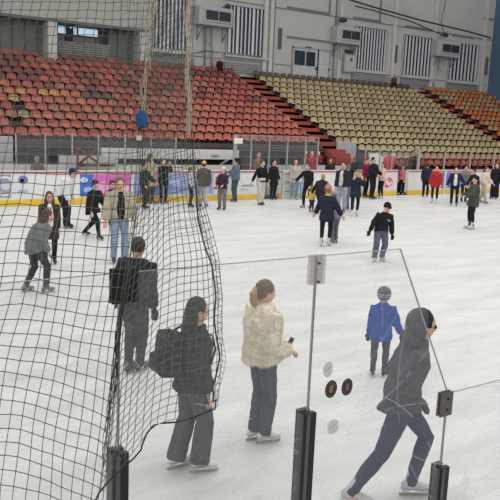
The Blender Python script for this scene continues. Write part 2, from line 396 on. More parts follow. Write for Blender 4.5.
    if scarf:
        q = MB(); q.loft([sp(.43), sp(.47), sp(.52), sp(.545)], [(.11*s, .10*s), (.10*s, .095*s), (.088*s, .085*s), (.07*s, .07*s)], 14, TX)
        weld(q, 'collar', [cloth('sc%s' % (scarf,), scarf)], root, vc, .006)
    if hood:    # ('up'|'down', colour)
        q = MB()
        if hood[0] == 'down': 
            q.loft([sp(.46, -.09, .01), sp(.49, -.085, -.06), sp(.47, 0, -.105), sp(.49, .085, -.06), sp(.46, .09, .01)], [.03*s, .045*s, .055*s, .045*s, .03*s], 12)
        else:
            q.ball((0, -.03*hs, .015*hs), (.098*hs, .105*hs, .128*hs), 18, 12, HM)
            q.loft([HM @ (V((0, -.045, -.06))*hs), sp(.50, 0, -.05), sp(.44, 0, -.06)], [(.095*hs, .085*hs), (.10*hs, .08*hs), (.12*s, .07*s)], 14, TX)
            # opening: leave the face clear by keeping the shell behind it
        weld(q, 'hood', [cloth('h%s' % (hood[1],), hood[1])], root, vc, .006)
    # --- hair
    if hair:
        style, hcx = hair[0], hair[1]; q = MB()
        q.ball((0, -.017*hs, .026*hs), (.0845*hs, .096*hs, .108*hs), 20, 14, HM)
        if style in ('long', 'longfront'):
            LEN = hair[2] if len(hair) > 2 else .34
            dn = (V((0, 0, -1))*.8-TU*.5).normalized()
            p0 = HM @ (V((0, -.055, .03))*hs)
            q.loft([p0, p0+dn*.10*s-hf*.012*s, p0+dn*.22*s-hf*.02*s, p0+dn*LEN*s-hf*.02*s, p0+dn*(LEN+.06)*s-hf*.015*s], [(.08*hs, .055*hs), (.095*hs, .065*hs), (.11*s, .07*s), (.09*s, .05*s), (.035*s, .02*s)], 14, hx)
        if style == 'longfront':
            for sg in (1, -1):
                p0 = HM @ (V((sg*.07, .0, .03))*hs)
                q.loft([p0, p0+V((0, 0, -.12*s))+hx*sg*.012*s, p0+V((0, 0, -.3*s))+hf*.05*s+hx*sg*.01*s, p0+V((0, 0, -.38*s))+hf*.06*s], [.028*s, .038*s, .036*s, .015*s], 10)
        if style == 'bun': q.ball((0, -.11*hs, .05*hs), .042*hs, 12, 8, HM)
        weld(q, 'hair', [mat('hair%s' % (hcx,), hcx, .55, .25, 30, .5, 90)], root, vc*.8, .004, 26)
        if style == 'pony':
            q = MB(); p0 = HM @ (V((0, -.10, .035))*hs)
            q.loft([p0, p0-hf*.03*s+V((0, 0, -.05*s)), p0-hf*.028*s+V((0, 0, -.13*s)), p0-hf*.01*s+V((0, 0, -.2*s))], [.03*s, .045*s, .042*s, .014*s], 12)
            weld(q, 'ponytail', [mat('hair%s' % (hair[2],), hair[2], .55, .25, 30, .5, 90)], root, vc*.8, .006, 26)
    # --- headgear
    if hat:
        kind, hcx = hat[0], hat[1]; q = MB(); mt = cloth('hat%s' % (hcx,), hcx)
        if kind == 'beanie':
            q.ball((0, -.018*hs, .062*hs), (.088*hs, .098*hs, .085*hs), 20, 12, HM)
            o = weld(q, 'beanie', [mt], root, vc*.8, .002, 30)
            if len(hat) > 2:
                q = MB(); q.ball((0, -.02*hs, .165*hs), .032*hs, 12, 8, HM); weld(q, 'pompom', [cloth('pp%s' % (hat[2],), hat[2])], root, vc*.7, .004, 40)
        elif kind == 'cap':
            q.ball((0, -.01*hs, .058*hs), (.087*hs, .1*hs, .082*hs), 20, 12, HM)
            bp = [HM @ (V((math.sin(t_)*.068, .06+math.cos(t_)*.105, .042))*hs) for t_ in [RAD(k) for k in range(-80, 81, 20)]]
            q.poly_prism(bp, hux*.018*hs)
            weld(q, 'cap', [mt], root, vc*.6)
        elif kind == 'helmet':
            q.ball((0, -.012*hs, .035*hs), (.105*hs, .12*hs, .115*hs), 22, 14, HM); weld(q, 'helmet', [mat('helm%s' % (hcx,), hcx, .4, .05)], root, vc*.8)
            q = MB()
            for sgz in (.0, .03): q.loft([HM @ (V((math.sin(t_)*.107, -.012+math.cos(t_)*.122, sgz+.01))*hs) for t_ in [RAD(k) for k in range(100, 261, 16)]], [.005*hs]*11, 6)
            q.build('helmet_stripe', mat('helmet_stripe', (200, 202, 205), .5), root)
    # --- skates or shoes
    for i in (0, 1):
        an = ank[i]; yaw = RAD(feet[i][2]); fw = V((math.sin(yaw), math.cos(yaw), 0)); z0 = an.z-fh
        q = MB(); kd = (k_ := knees[i])-an; kd.normalize()
        if shoes:
            q.loft([V((an.x, an.y, z0+.03*s))-fw*.06*s, V((an.x, an.y, z0+.05*s)), V((an.x, an.y, z0+.035*s))+fw*.1*s, V((an.x, an.y, z0+.025*s))+fw*.18*s], [.03*s, (.04*s, .045*s), (.042*s, .03*s), (.03*s, .018*s)], 12)
            weld(q, 'shoe', [mat('shoe%s' % (skate,), skate, .6)], root, vc*.8); continue
        q.loft([an+kd*.13*s, an+kd*.06*s, an, an-V((0, 0, .045*s))], [(.05*s, .054*s), (.046*s, .052*s), (.043*s, .052*s), (.038*s, .05*s)], 14)
        zb = z0+.058*s
        A = V((an.x, an.y, 0))
        q.loft([A-fw*.075*s+V((0, 0, zb+.03*s)), A-fw*.055*s+V((0, 0, zb+.035*s)), A+fw*.03*s+V((0, 0, zb+.04*s)), A+fw*.10*s+V((0, 0, zb+.027*s)), A+fw*.165*s+V((0, 0, zb+.02*s)), A+fw*.19*s+V((0, 0, zb+.016*s))],
               [(.02*s, .02*s), (.034*s, .036*s), (.038*s, .04*s), (.042*s, .028*s), (.035*s, .02*s), (.014*s, .012*s)], 14, V((0, 0, 1)).cross(fw))
        R = Matrix.Translation(V((an.x, an.y, z0))) @ Matrix.Rotation(-yaw, 4, 'Z')
        sk = weld(q, 'skate', [mat('sk%s' % (skate,), skate, .45, .06)], root, vc*.7)
        q = MB(); q.box((-.032*s, -.075*s, .052*s), (.032*s, .0*s, .064*s), R); q.box((-.036*s, .05*s, .052*s), (.036*s, .17*s, .062*s), R)
        q.box((-.010*s, -.06*s, .024*s), (.010*s, -.025*s, .056*s), R); q.box((-.010*s, .09*s, .024*s), (.010*s, .13*s, .056*s), R)
        q.build('sole', mat('sole_dark', (60, 60, 62), .6) if sum(skate) < 500 else mat('sole_white', (205, 205, 200), .6), sk)
        q = MB(); q.poly_prism([R @ V((-.0022*s, y_*s, z_*s)) for y_, z_ in ((-.09, .026), (-.09, .004), (-.08, 0), (.17, 0), (.185, .008), (.19, .028))], R.to_3x3() @ V((.0044*s, 0, 0)))
        q.build('blade', STEEL, sk)
    return dict(root=root, HM=HM, hs=hs, s=s, sp=sp, wri=wri, fdir=fdir, P=P, elb=elb, shs=shs, TX=TX, TY=TY, TU=TU, pv=pv, knees=knees, ank=ank)
def to_world(pd, v): return Matrix.Translation(pd['root'].location) @ Matrix.Rotation(pd['root'].rotation_euler.z, 4, 'Z') @ v
def Hof(foot, ytop, base=None):
    P = V(base) if base is not None else onz(*foot, 0.0)
    lo, hi = .3, 2.6
    for _ in range(40):
        m = (lo+hi)/2
        if projy(P+V((0, 0, m))) > ytop: lo = m
        else: hi = m
    return lo
BLK = (34, 35, 39); CHA = (62, 64, 70); WHT = (226, 226, 224)
GR = 'skaters out on the ice'
def sk(label, foot, ytop, az, **k):
    H = k.pop('H', None) or Hof(foot, ytop, k.get('base')); k.setdefault('group', None)
    return person(label, foot, H, az, **k)
# foreground, just beyond the near glass
fur = sk('woman in a fluffy cream fur jacket and blue-grey jeans on white skates, hands held forward', (258, 441), 275, 118, near=1, fem=1, H=1.65,
   top=dict(c=(244, 236, 220), puff=.066, hem=.02, slv=.045), bot=dict(c=(72, 77, 88), ease=.012, flare=.012), hair=('pony', (106, 88, 74), (178, 142, 98)), fur=True, scarf=(244, 234, 214),
   arms=[(-2, 10, 72, 22), (2, 10, 72, 22)], feet=[(.06, .04, 4, 0), (-.05, -.03, -4, 0)], head=(8, 0), curl=.9)
bag = sk('long-haired woman in a black jacket with a backpack, wide charcoal trousers and white skates', (190, 470), 298, 108, near=1, fem=1, H=1.62,
   top=dict(c=(44, 45, 50), puff=.05, hem=.05, slv=.035), bot=dict(c=(74, 77, 84), ease=.024, flare=.03), hair=('long', (38, 34, 36), .36), arms=[(2, 8, 18, 4), (2, 10, 25, 4)],
   feet=[(.07, .07, 6, 0), (-.08, -.12, -10, 0)], head=(8, 0), lean=3, curl=.8)
man = sk('dark-haired man in a black jacket seen from behind, skating beyond the black glass clamp', (134, 372), 237, 146, near=1, top=dict(c=(46, 47, 54), puff=.05, hem=.02, slv=.045),
   bot=dict(c=(66, 68, 76), ease=.012), hair=('short', (50, 40, 36)), gloves=(50, 50, 56), arms=[(-10, 20, 34, 18), (-10, 20, 34, 18)], feet=[(.05, .05, 6, 0), (-.05, -.05, -10, 0)], head=(14, 10), lean=6, skate=(120, 124, 112))
hoo = sk('man in a grey hooded coat and dark blue jeans in mid stride on white skates', (382, 499), 310, 102, near=1, H=1.79,
   top=dict(c=(76, 78, 86), puff=.028, hem=.03, slv=.018), bot=dict(c=(56, 66, 90), ease=.008), hair=('short', (26, 24, 26)), hood=None, lean=14, crouch=.0,
   feet=[(.11, -.28, 16, 0), (-.08, .24, -4, 0)], pel=(0, .09), gloves=(70, 72, 80), arms=[(-18, 3, 84, 34), (-14, 3, 80, 34)], head=(6, 10), scarf=(76, 78, 86), skate=(196, 198, 198))
kid = sk('small child in a bright blue padded jacket and grey helmet, back turned', (378, 376), 288, 176, near=1, kid=.9, top=dict(c=(48, 82, 158), puff=.045, hem=.14, slv=.035),
   bot=dict(c=(70, 76, 88), ease=.01), hat=('helmet', (86, 88, 92)), scarf=(48, 82, 158), hair=('short', (70, 60, 52)), arms=[(10, 30, 8, 0), (6, 10, 10, 0)], gloves=(62, 66, 78), feet=[(.10, .03, 14, 0), (-.10, -.03, -14, 0)], skate=(52, 54, 58))
boy = sk('boy in a black cap and black sweatshirt with grey jeans, arms held out', (379, 261), 201, 20, near=1, side=-11, kid=.5, H=1.46, top=dict(c=(36, 36, 42), puff=.04, hem=.02, slv=.03),
   bot=dict(c=(92, 98, 112), ease=.025, flare=.01), hat=('cap', (34, 34, 38)), hair=('short', (50, 42, 38)), arms=[(10, 30, 20, 8), (-4, 34, 10, 6)], feet=[(.16, .06, 16, 0), (-.10, -.08, -10, 0)], lean=10, crouch=.03, head=(16, 6), gloves=(40, 42, 48), skate=(178, 182, 176))
q = MB(); inv_ = None
for k in range(3): q.box((-.055+k*.02, .0, -.02+k*.012), (-.02+k*.02, .004, -.008+k*.012))
lg = q.build('chest_logo', mat('logo_white', (205, 206, 208), .7), boy['root']); pc = boy['sp'](.34, -.06, .155); lg.location = pc; lg.rotation_euler = (RAD(10), 0, RAD(6))
# middle distance, left, behind the net
sk('girl leaning forward in a grey padded jacket and dark leggings with grey skates', (38, 292), 205, 112, fem=1, kid=.3, H=1.60, near=0, lean=36, crouch=.03, top=dict(c=(116, 120, 122), puff=.06, hem=.05, slv=.045),
   bot=dict(c=(66, 68, 74), ease=.012), hair=('long', (84, 66, 56), .16), arms=[(10, 18, 60, 30), (10, 18, 60, 30)], feet=[(.12, .10, 10, 0), (-.12, -.20, -6, 0)], pel=(0, -.06), skate=(128, 130, 128), head=(0, 0))
sk('long-haired girl in a dark open cardigan and white top facing the camera', (50, 264), 191, 4, fem=1, top=dict(c=(58, 50, 50), puff=.03, hem=.32, slv=.03), bot=dict(c=BLK), shirt=(214, 214, 212),
   hair=('longfront', (84, 60, 52), .36), arms=[(0, 8, 10, 6), (0, 8, 10, 6)], head=(14, 0), skate=(60, 60, 62))
sk('person bent forward in a white jacket, dark blue cap and black trousers', (67, 228), 164, 70, H=1.82, lean=42, top=dict(c=(214, 217, 218), puff=.06, hem=.02, slv=.04), bot=dict(c=(38, 40, 48), ease=.03, flare=.02), hat=('cap', (40, 52, 96)), hair=('short', (50, 44, 44)),
   arms=[(40, 14, 20, 10), (30, 14, 30, 10)], feet=[(.09, .04, 6, 0), (-.09, -.06, -8, 0)], pel=(0, -.14), skate=BLK)
sk('skater all in black with a dark red beret striding away, legs apart', (92, 238), 183, 50, H=1.64, fem=1, lean=16, crouch=.04, top=dict(c=(34, 35, 38), puff=.045, hem=.16, slv=.035), bot=dict(c=BLK, ease=.01), hat=('beanie', (70, 40, 46)), hair=('short', (44, 38, 40)),
   arms=[(14, 18, 30, 10), (34, 26, 10, 10)], feet=[(.12, .34, 8, 0), (-.14, -.38, -8, .02)], skate=(40, 40, 44))
sk('young man in an open beige jacket, black t-shirt and light blue jeans', (119, 262), 177, 12, near=1, top=dict(c=(176, 168, 148), puff=.05, hem=.02, slv=.045), shirt=(30, 31, 36), bot=dict(c=(136, 156, 180), ease=.018, flare=.006), hair=('short', (108, 80, 62)),
   arms=[(8, 22, 12, 8), (4, 22, 10, 8)], feet=[(.12, .05, 8, 0), (-.11, -.02, -8, 0)], skate=(44, 50, 68), head=(8, 0))
sk('small child in dark clothes and dark knitted hat half hidden behind the beige jacket', (112, 226), 181, 20, kid=.9, top=dict(c=(52, 46, 60)), hat=('beanie', (60, 56, 66)), hair=('short', (50, 40, 40)), skate=BLK)
sk('person in a black jacket with a pale sleeve stripe, standing behind the net rope', (144, 209), 163, 60, top=dict(c=(40, 42, 46), puff=.04, slv=.035), bot=dict(c=BLK), hair=('short', (52, 44, 42)), arms=[(10, 18, 30, 10), (30, 16, 30, 10)], skate=BLK)
sk('woman in a long camel spotted coat with brown hair by the boards', (150, 203), 153, 120, fem=1, top=dict(c=(180, 164, 142), puff=.04, hem=.3, slv=.03), bot=dict(c=(60, 66, 78)), hair=('long', (96, 76, 62), .1), skate=(90, 84, 80))
sk('woman dressed in black raising both hands to her face near the boards', (163, 202), 158, 20, fem=1, top=dict(c=BLK, puff=.04, hem=.2), bot=dict(c=BLK), hair=('short', (40, 34, 36)), arms=[(66, 20, 100, 40), (66, 20, 100, 40)], skate=(84, 70, 60))
sk('skater in white top and black overalls seen through the net edge', (190, 207), 167, 80, fem=1, top=dict(c=(190, 186, 184), puff=.02), bot=dict(c=(38, 40, 46), ease=.02, flare=.01), hair=('short', (60, 50, 46)), skate=BLK)
sk('person in a yellow beanie and dark brown coat with pale trousers', (203, 207), 161, 160, top=dict(c=(92, 84, 80), puff=.05, hem=.12, slv=.04), bot=dict(c=(186, 184, 184), ease=.02), hat=('beanie', (190, 172, 96)), hair=('short', (70, 56, 48)), skate=(96, 88, 76))
sk('girl in a white beanie, dark purple jacket and grey trousers', (222, 210), 167, 330, fem=1, top=dict(c=(58, 46, 62), puff=.04, hem=.06), bot=dict(c=(116, 112, 118), ease=.02, flare=.01), hat=('beanie', (206, 200, 196)), hair=('long', (60, 46, 46), .16), arms=[(10, 16, 60, 30), (10, 16, 60, 30)], skate=(70, 66, 76))
sk('person in slate blue overalls with a dark hat leaning an arm on the boards', None, 158, 250, base=tuple(ony(235, 197, 23.75)[:2])+(0,), top=dict(c=(98, 110, 124), puff=.045, hem=.04), bot=dict(c=(70, 82, 94), ease=.03), hat=('beanie', (40, 42, 50)), hair=('short', (50, 44, 44)), arms=[(52, 20, 16, 10), (20, 10, 30, 10)], skate=(50, 52, 58))
sk('man in a black top and pale beige trousers gliding with one arm out', (260, 205), 160, 40, lean=6, top=dict(c=(32, 33, 38), puff=.02, slv=.018), bot=dict(c=(196, 190, 180), ease=.035, flare=.02), hair=('short', (54, 40, 38)), arms=[(-6, 36, 8, 0), (10, 10, 20, 8)], skate=(70, 52, 48), feet=[(.07, .04, 6, 0), (-.07, -.04, -6, 0)])
sk('person in a long black coat standing in the open gate of the boards', None, 160, 40, base=(16.95, 24.15, 0), H=1.66, fem=1, top=dict(c=(34, 34, 40), puff=.05, hem=.3), bot=dict(c=BLK), hair=('long', (40, 34, 36), .2), arms=[(0, 24, 20, 6), (0, 24, 20, 6)], skate=(60, 60, 62))
sk('long-haired woman in a pale top and blue jeans at the boards', (294, 197), 158, 10, fem=1, top=dict(c=(176, 170, 166), puff=.02), bot=dict(c=(116, 134, 156), ease=.015), hair=('longfront', (74, 56, 50), .3), skate=(170, 166, 164))
sk('child crouching in a pale blue snowsuit beside the boards', (302, 199), 176, 30, kid=.9, H=.98, top=dict(c=(150, 182, 212), puff=.07, slv=.05), bot=dict(c=(142, 176, 210), ease=.05), hat=('beanie', (130, 160, 196)), skate=(150, 160, 170))
sk('skater in a black jacket with one arm stretched out sideways', (307, 208), 163, 320, top=dict(c=(32, 33, 37), puff=.035), bot=dict(c=(36, 36, 42)), hair=('short', (88, 62, 52)), arms=[(10, 66, 12, 0), (10, 14, 30, 10)], lean=8, feet=[(.1, .1, 6, 0), (-.1, -.12, -6, 0)], skate=(160, 156, 150))
sk('fair-haired person in a dark brown jacket bending down behind the pink hat', (320, 214), 172, 160, H=1.6, lean=30, crouch=.1, top=dict(c=(44, 40, 42), puff=.05), bot=dict(c=BLK), hair=('short', (168, 144, 108)), arms=[(30, 40, 10, 0), (30, 40, 10, 0)], pel=(0, -.1), skate=BLK)
sk('child in a yellow jacket held by the hand in front of the bending adult', (311, 212), 186, 140, kid=.9, top=dict(c=(208, 188, 112), puff=.05), bot=dict(c=(60, 56, 60)), hair=('short', (150, 120, 88)), skate=(150, 146, 140))
sk('girl in a navy coat and pink beanie with black tights, seen from behind', (325, 246), 185, 170, fem=1, kid=.5, top=dict(c=(42, 46, 58), puff=.05, hem=.17, slv=.035), bot=dict(c=(38, 36, 42), ease=.006), hat=('beanie', (186, 120, 128), (200, 170, 172)), hair=('short', (128, 96, 76)),
   arms=[(6, 40, 10, 0), (16, 32, 10, 0)], scarf=(196, 178, 128), feet=[(.09, .05, 10, 0), (-.10, -.08, -10, 0)], skate=(196, 196, 194))
sk('child in a lilac hooded jacket and grey trousers leaning towards the navy coat', (334, 243), 189, 225, fem=1, kid=.4, H=1.42, lean=14, side=-4, top=dict(c=(132, 122, 144), puff=.05, hem=.05, slv=.04), bot=dict(c=(104, 102, 112), ease=.02), hat=('beanie', (156, 148, 160)), hair=('short', (120, 100, 90)),
   arms=[(20, 20, 30, 10), (30, 20, 20, 10)], skate=(150, 148, 150))
sk('man in a dark jacket with white fleece collar and pale jeans', (341, 212), 162, 335, top=dict(c=(46, 48, 54), puff=.055, hem=.04, slv=.04), shirt=(200, 196, 190), bot=dict(c=(160, 172, 186), ease=.025), hair=('short', (60, 44, 40)), skate=(110, 110, 112))
sk('dark-haired person in a black jacket and blue jeans half behind the fleece collar', (350, 210), 162, 200, fem=1, top=dict(c=(40, 42, 48), puff=.04), bot=dict(c=(98, 118, 146), ease=.01), hair=('long', (40, 34, 36), .16), skate=(80, 82, 86))
sk('blonde girl in a green band and long black coat, hands at her face', (354, 216), 170, 10, fem=1, top=dict(c=(42, 48, 56), puff=.045, hem=.22, slv=.035), bot=dict(c=(36, 38, 44), ease=.006), hair=('longfront', (196, 164, 112), .2), hat=('beanie', (112, 112, 84)), arms=[(52, 20, 92, 34), (52, 20, 92, 34)], skate=(210, 210, 208))
sk('person in a maroon jacket and red hat beside the group at the boards', (364.5, 197), 158, 60, top=dict(c=(126, 40, 58), puff=.04), bot=dict(c=BLK), hat=('beanie', (170, 60, 60)), skate=(70, 66, 66))
sk('tall man in black jacket and trousers turned to the woman in a pink coat', (371, 199), 157, 60, top=dict(c=(30, 34, 44), puff=.045, hem=.05, slv=.035), bot=dict(c=(34, 34, 40), ease=.02), hair=('short', (34, 30, 34)), arms=[(20, 12, 50, 20), (20, 12, 50, 20)], skate=(60, 60, 64))
sk('brown-haired woman in a pale pink coat and black trousers by the boards', (380.5, 198.5), 162, 300, fem=1, top=dict(c=(212, 180, 176), puff=.045, hem=.08, slv=.035), bot=dict(c=(38, 38, 44), ease=.008), hair=('long', (84, 58, 50), .16), arms=[(24, 12, 60, 24), (24, 12, 60, 24)], skate=(210, 208, 206))
sk('person in a dark navy jacket seen from behind, dark hair, close to the boards', (425, 197), 163, 185, top=dict(c=(44, 44, 60), puff=.05, hem=.08, slv=.04), bot=dict(c=(36, 36, 44), ease=.02), hair=('short', (58, 44, 42)), skate=(70, 64, 66))
sk('skater in a long red padded coat with black leggings', (434, 203), 166, 350, fem=1, top=dict(c=(168, 48, 52), puff=.06, hem=.2, slv=.05), bot=dict(c=(40, 38, 42), ease=.006), hair=('short', (92, 60, 52)), hood=('down', (150, 42, 48)), arms=[(6, 16, 16, 8), (6, 16, 16, 8)], skate=(206, 204, 200))
sk('woman in an open navy jacket over a white shirt with black trousers', (453, 206), 167, 5, fem=1, top=dict(c=(40, 44, 66), puff=.035, slv=.03), shirt=(212, 206, 204), bot=dict(c=(36, 38, 48), ease=.015), hair=('short', (98, 66, 56)), arms=[(6, 30, 14, 4), (10, 46, 10, 0)], feet=[(.10, .08, 6, 0), (-.14, -.06, -6, 0)], skate=(150, 150, 154))
sk('man in a grey jacket and black trousers behind the navy jacket', (463, 202), 166, 20, top=dict(c=(112, 110, 116), puff=.04), bot=dict(c=BLK), hair=('short', (70, 54, 50)), arms=[(20, 16, 40, 10), (20, 16, 40, 10)], skate=BLK)
sk('person in a pale beige jacket and light trousers skating off to the right', (482, 203), 166, 60, lean=8, top=dict(c=(206, 192, 170), puff=.05, slv=.04), bot=dict(c=(176, 168, 158), ease=.02), hair=('long', (92, 66, 56), .12), arms=[(10, 20, 50, 10), (20, 20, 40, 10)], feet=[(.1, .2, 6, 0), (-.1, -.2, -6, 0)], skate=(140, 132, 124))
sk('dark-clothed skater bending forward between the grey and beige jackets', (472, 205), 168, 300, lean=24, H=1.62, top=dict(c=(40, 40, 44), puff=.04), bot=dict(c=BLK), hair=('short', (40, 36, 38)), arms=[(40, 30, 10, 0), (60, 16, 10, 0)], pel=(0, -.1), skate=BLK)
sk('woman in a dark green coat and black hood facing left, black leggings, white skates', (471, 229), 176, 295, fem=1, near=0, top=dict(c=(70, 76, 70), puff=.05, hem=.18, slv=.04), bot=dict(c=(36, 36, 40), ease=.006), hat=('beanie', (34, 34, 38)), hair=('long', (36, 33, 35), .1), arms=[(24, 10, 60, 16), (30, 10, 50, 16)], feet=[(.11, .02, 8, 0), (-.11, .0, -8, 0)], skate=(206, 206, 204))
sk('man all in black with wide trousers at the far right of the rink', (494, 199), 163, 330, top=dict(c=(34, 35, 44), puff=.035, hem=.04, slv=.03), bot=dict(c=(32, 33, 42), ease=.04, flare=.03), hair=('short', (52, 42, 42)), arms=[(4, 22, 12, 4), (4, 22, 12, 4)], skate=(120, 120, 122))
# behind the far boards
BY = 25.3
def behind(label, x, ytop, az, Y=BY, **k):
    b = ony(x, 170, Y); b.z = 0; zb = k.pop('zb', 0.15); b.z = zb
    return person(label, None, Hof(None, ytop, b), az, base=b, zbase=zb, shoes=True, group=None, **k)
behind('black-haired woman in an olive brown jacket leaning on the far boards', 37, 153, 20, fem=1, top=dict(c=(112, 92, 70), puff=.04), hair=('long', (30, 26, 28), .16), arms=[(30, 24, 50, 20), (30, 24, 50, 20)])
behind('person in a tan coat standing behind the far glass', 258, 150, 30, fem=1, top=dict(c=(128, 100, 84), puff=.05, hem=.2), hair=('long', (80, 52, 46), .12))
behind('person in a bright red coat with hands raised to the head behind the far boards', 311, 149, 10, fem=1, top=dict(c=(164, 34, 50), puff=.05, slv=.045), hair=('short', (150, 104, 70)), arms=[(80, 50, 110, 60), (80, 50, 110, 60)])
behind('dark-clothed person behind the boards right of the red coat', 330, 157, 10, top=dict(c=(60, 48, 52), puff=.04), hair=('short', (56, 42, 42)))
behind('person in a pink jacket and black trousers standing in the right-hand gate', 403, 164, 340, Y=24.75, zb=0.0, fem=1, top=dict(c=(206, 120, 130), puff=.04), bot=dict(c=BLK), hair=('short', (70, 50, 48)))
behind('dark figure standing by the thick white glass post', 414, 148, 20, Y=24.98, top=dict(c=(44, 38, 42), puff=.03), hair=('short', (34, 30, 32)))

# ------------------------------------------------------------------ spectators high in the stands
ROWY = lambda i: 27.44+.72*(i-1)
ROWH = lambda i: 2.47+.324*(i-1)
TREAD = lambda i: ROWH(i)-.28
def spectator(label, x, y, i, **k):
    b = ony(x, y, ROWY(i)+.1); b.z = TREAD(i)
    return person(label, None, 1.35, 15, base=b, zbase=TREAD(i), shoes=True, **k)
spectator('spectator in dark red clothing at the right end of the top seat row', 220, 68, 12, top=dict(c=(70, 34, 40), puff=.06), bot=dict(c=(40, 32, 36)), hair=('short', (34, 28, 30)), crouch=.3, pel=(0, -.2), lean=30)
spectator('spectator with reddish brown hair at the top of the cream seats', 394, 88, 12, top=dict(c=(96, 74, 66), puff=.06), bot=dict(c=(46, 40, 44)), hair=('short', (110, 66, 54)), crouch=.25, pel=(0, -.2), lean=24)
run_jobs()

# ------------------------------------------------------------------ things held or worn
def rounded_bag(name, size, m, T, label, cat, strap_m=None):
    root = empty(name); root.matrix_world = T; tag(root, label, cat)
    q = MB(); w, d, h = size; pts = [(0, 0, 0), (0, 0, h*.06), (0, 0, h*.5), (0, 0, h*.85), (0, 0, h)]
    q.loft(pts, [(w*.44, d*.4), (w*.5, d*.5), (w*.5, d*.5), (w*.5, d*.48), (w*.42, d*.4)], 24)
    q.v = [((abs(x/(w*.5))**.38)*math.copysign(w*.5, x), (abs(y/(d*.5))**.38)*math.copysign(d*.5, y), z) for x, y, z in q.v]
    q.build('bag_body', m, root, True)
    q = MB(); q.loft([(0, -d*.5, h*.1), (0, -d*.62, h*.14), (0, -d*.62, h*.42), (0, -d*.5, h*.48)], [(w*.3, .02), (w*.38, .03), (w*.38, .03), (w*.3, .02)], 16); q.build('front_pocket', m, root, True)
    q = MB(); q.loft([(-.05, 0, h*.97), (-.045, 0, h*1.08), (.045, 0, h*1.08), (.05, 0, h*.97)], [.009]*4, 8); q.build('carry_loop', m, root, True)
    return root
Mx = to_world(bag, Matrix.Translation(bag['sp'](.07, 0, -.25)) @ Matrix.Rotation(RAD(-4), 4, 'X'))
bp = rounded_bag('backpack', (.29, .20, .35), cloth('bag_black', (38, 39, 44)), Mx, 'black backpack worn by the long-haired woman in wide trousers', 'backpack')
for sg in (1, -1):
    q = MB(); s = bag['sp']; inv = (Mx.inverted() @ to_world(bag, Matrix.Identity(4)))
    pts = [s(.44, sg*.09, -.17), s(.485, sg*.10, -.08), s(.49, sg*.105, .0), s(.43, sg*.11, .13), s(.30, sg*.12, .165), s(.18, sg*.15, .12), s(.14, sg*.17, -.02), s(.12, sg*.14, -.16)]
    q.loft([inv @ p for p in pts], [(.022, .008)]*8, 8); q.build('shoulder_strap', cloth('bag_strap', (30, 30, 34)), bp, True)
# phone in the fur-jacketed woman's hands
Tp = to_world(fur, Matrix.Translation((fur['wri'][0]+fur['wri'][1])/2 + fur['fdir'][0]*.10 + V((0, .0, .03))) @ Matrix.Rotation(RAD(-30), 4, 'X'))
ph = empty('mobile_phone'); ph.matrix_world = Tp; tag(ph, 'dark mobile phone held by the woman in the cream fur jacket', 'phone')
q = MB(); q.box((-.036, -.004, -.07), (.036, .004, .07)); bevel(q.build('phone_case', mat('phone_case', (60, 60, 66), .4), ph), .003)
q = MB(); q.box((-.032, -.0052, -.065), (.032, -.0042, .065)); q.build('phone_screen', mat('phone_screen', (24, 26, 30), .1), ph)

# hood lying round the back of the grey coat man's head
g = MB(); hm, hs = hoo['HM'], hoo['hs']; n, m = 24, 12; vs = []
for lay, rr in ((0, 1.0), (1, .86)):
    for j in range(m+1):
        t = j/m      # 0 face rim -> 1 back of the head
        for k in range(n+1):
            a = RAD(-128+256*k/n); ring = math.cos(t*math.pi/2*.96)**.55
            yy = -.005 - .112*math.sin(t*math.pi/2)
            vs.append(hm @ (V((math.sin(a)*.104*ring*rr, yy*(1 if not lay else .93), .012+math.cos(a)*.122*ring*rr-(.03 if abs(a) > 1.9 else 0)))*hs))
N = (m+1)*(n+1); fs = []
for lay in (0, 1):
    for j in range(m):
        for k in range(n):
            i0 = lay*N+j*(n+1)+k; f_ = (i0, i0+1, i0+n+2, i0+n+1); fs.append(f_ if lay else f_[::-1])
for k in range(n): fs.append((k, k+1, N+k+1, N+k))
for j in range(m):
    for k in (0, n): a_ = j*(n+1)+k; fs.append((a_, a_+n+1, N+a_+n+1, N+a_))
g.add(vs, fs); g.build('hood', cloth('hoodgrey', (78, 80, 88)), hoo['root'], True)
q = MB(); q.loft([hm @ (V((-.10, -.03, -.13))*hs), hm @ (V((-.07, -.08, -.11))*hs), hm @ (V((0, -.11, -.10))*hs), hm @ (V((.07, -.08, -.11))*hs), hm @ (V((.10, -.03, -.13))*hs)], [.045, .055, .06, .055, .045], 12)
q.loft([hm @ (V((0, -.05, -.17))*hs), hm @ (V((0, -.075, -.09))*hs), hm @ (V((0, -.09, -.02))*hs)], [(.10, .07), (.09, .055), (.07, .04)], 14); q.build('hood_collar', cloth('hoodgrey', (78, 80, 88)), hoo['root'], True)
sg = empty('sunglasses'); sg.matrix_world = to_world(hoo, hm); tag(sg, 'dark glasses worn by the man in the grey hooded coat', 'glasses')
for s_ in (1, -1):
    q = MB(); q.ball((s_*.033*hs, .084*hs, .008*hs), (.024*hs, .006*hs, .016*hs), 14, 8); q.build('lens', mat('dark_lens', (20, 20, 24), .15), sg, True)
    q = MB(); q.loft([V((s_*.056, .09, .012))*hs, V((s_*.08, .05, .012))*hs, V((s_*.083, .0, .01))*hs], [.0025]*3, 6); q.build('temple', mat('dark_lens', (20, 20, 24), .15), sg, True)

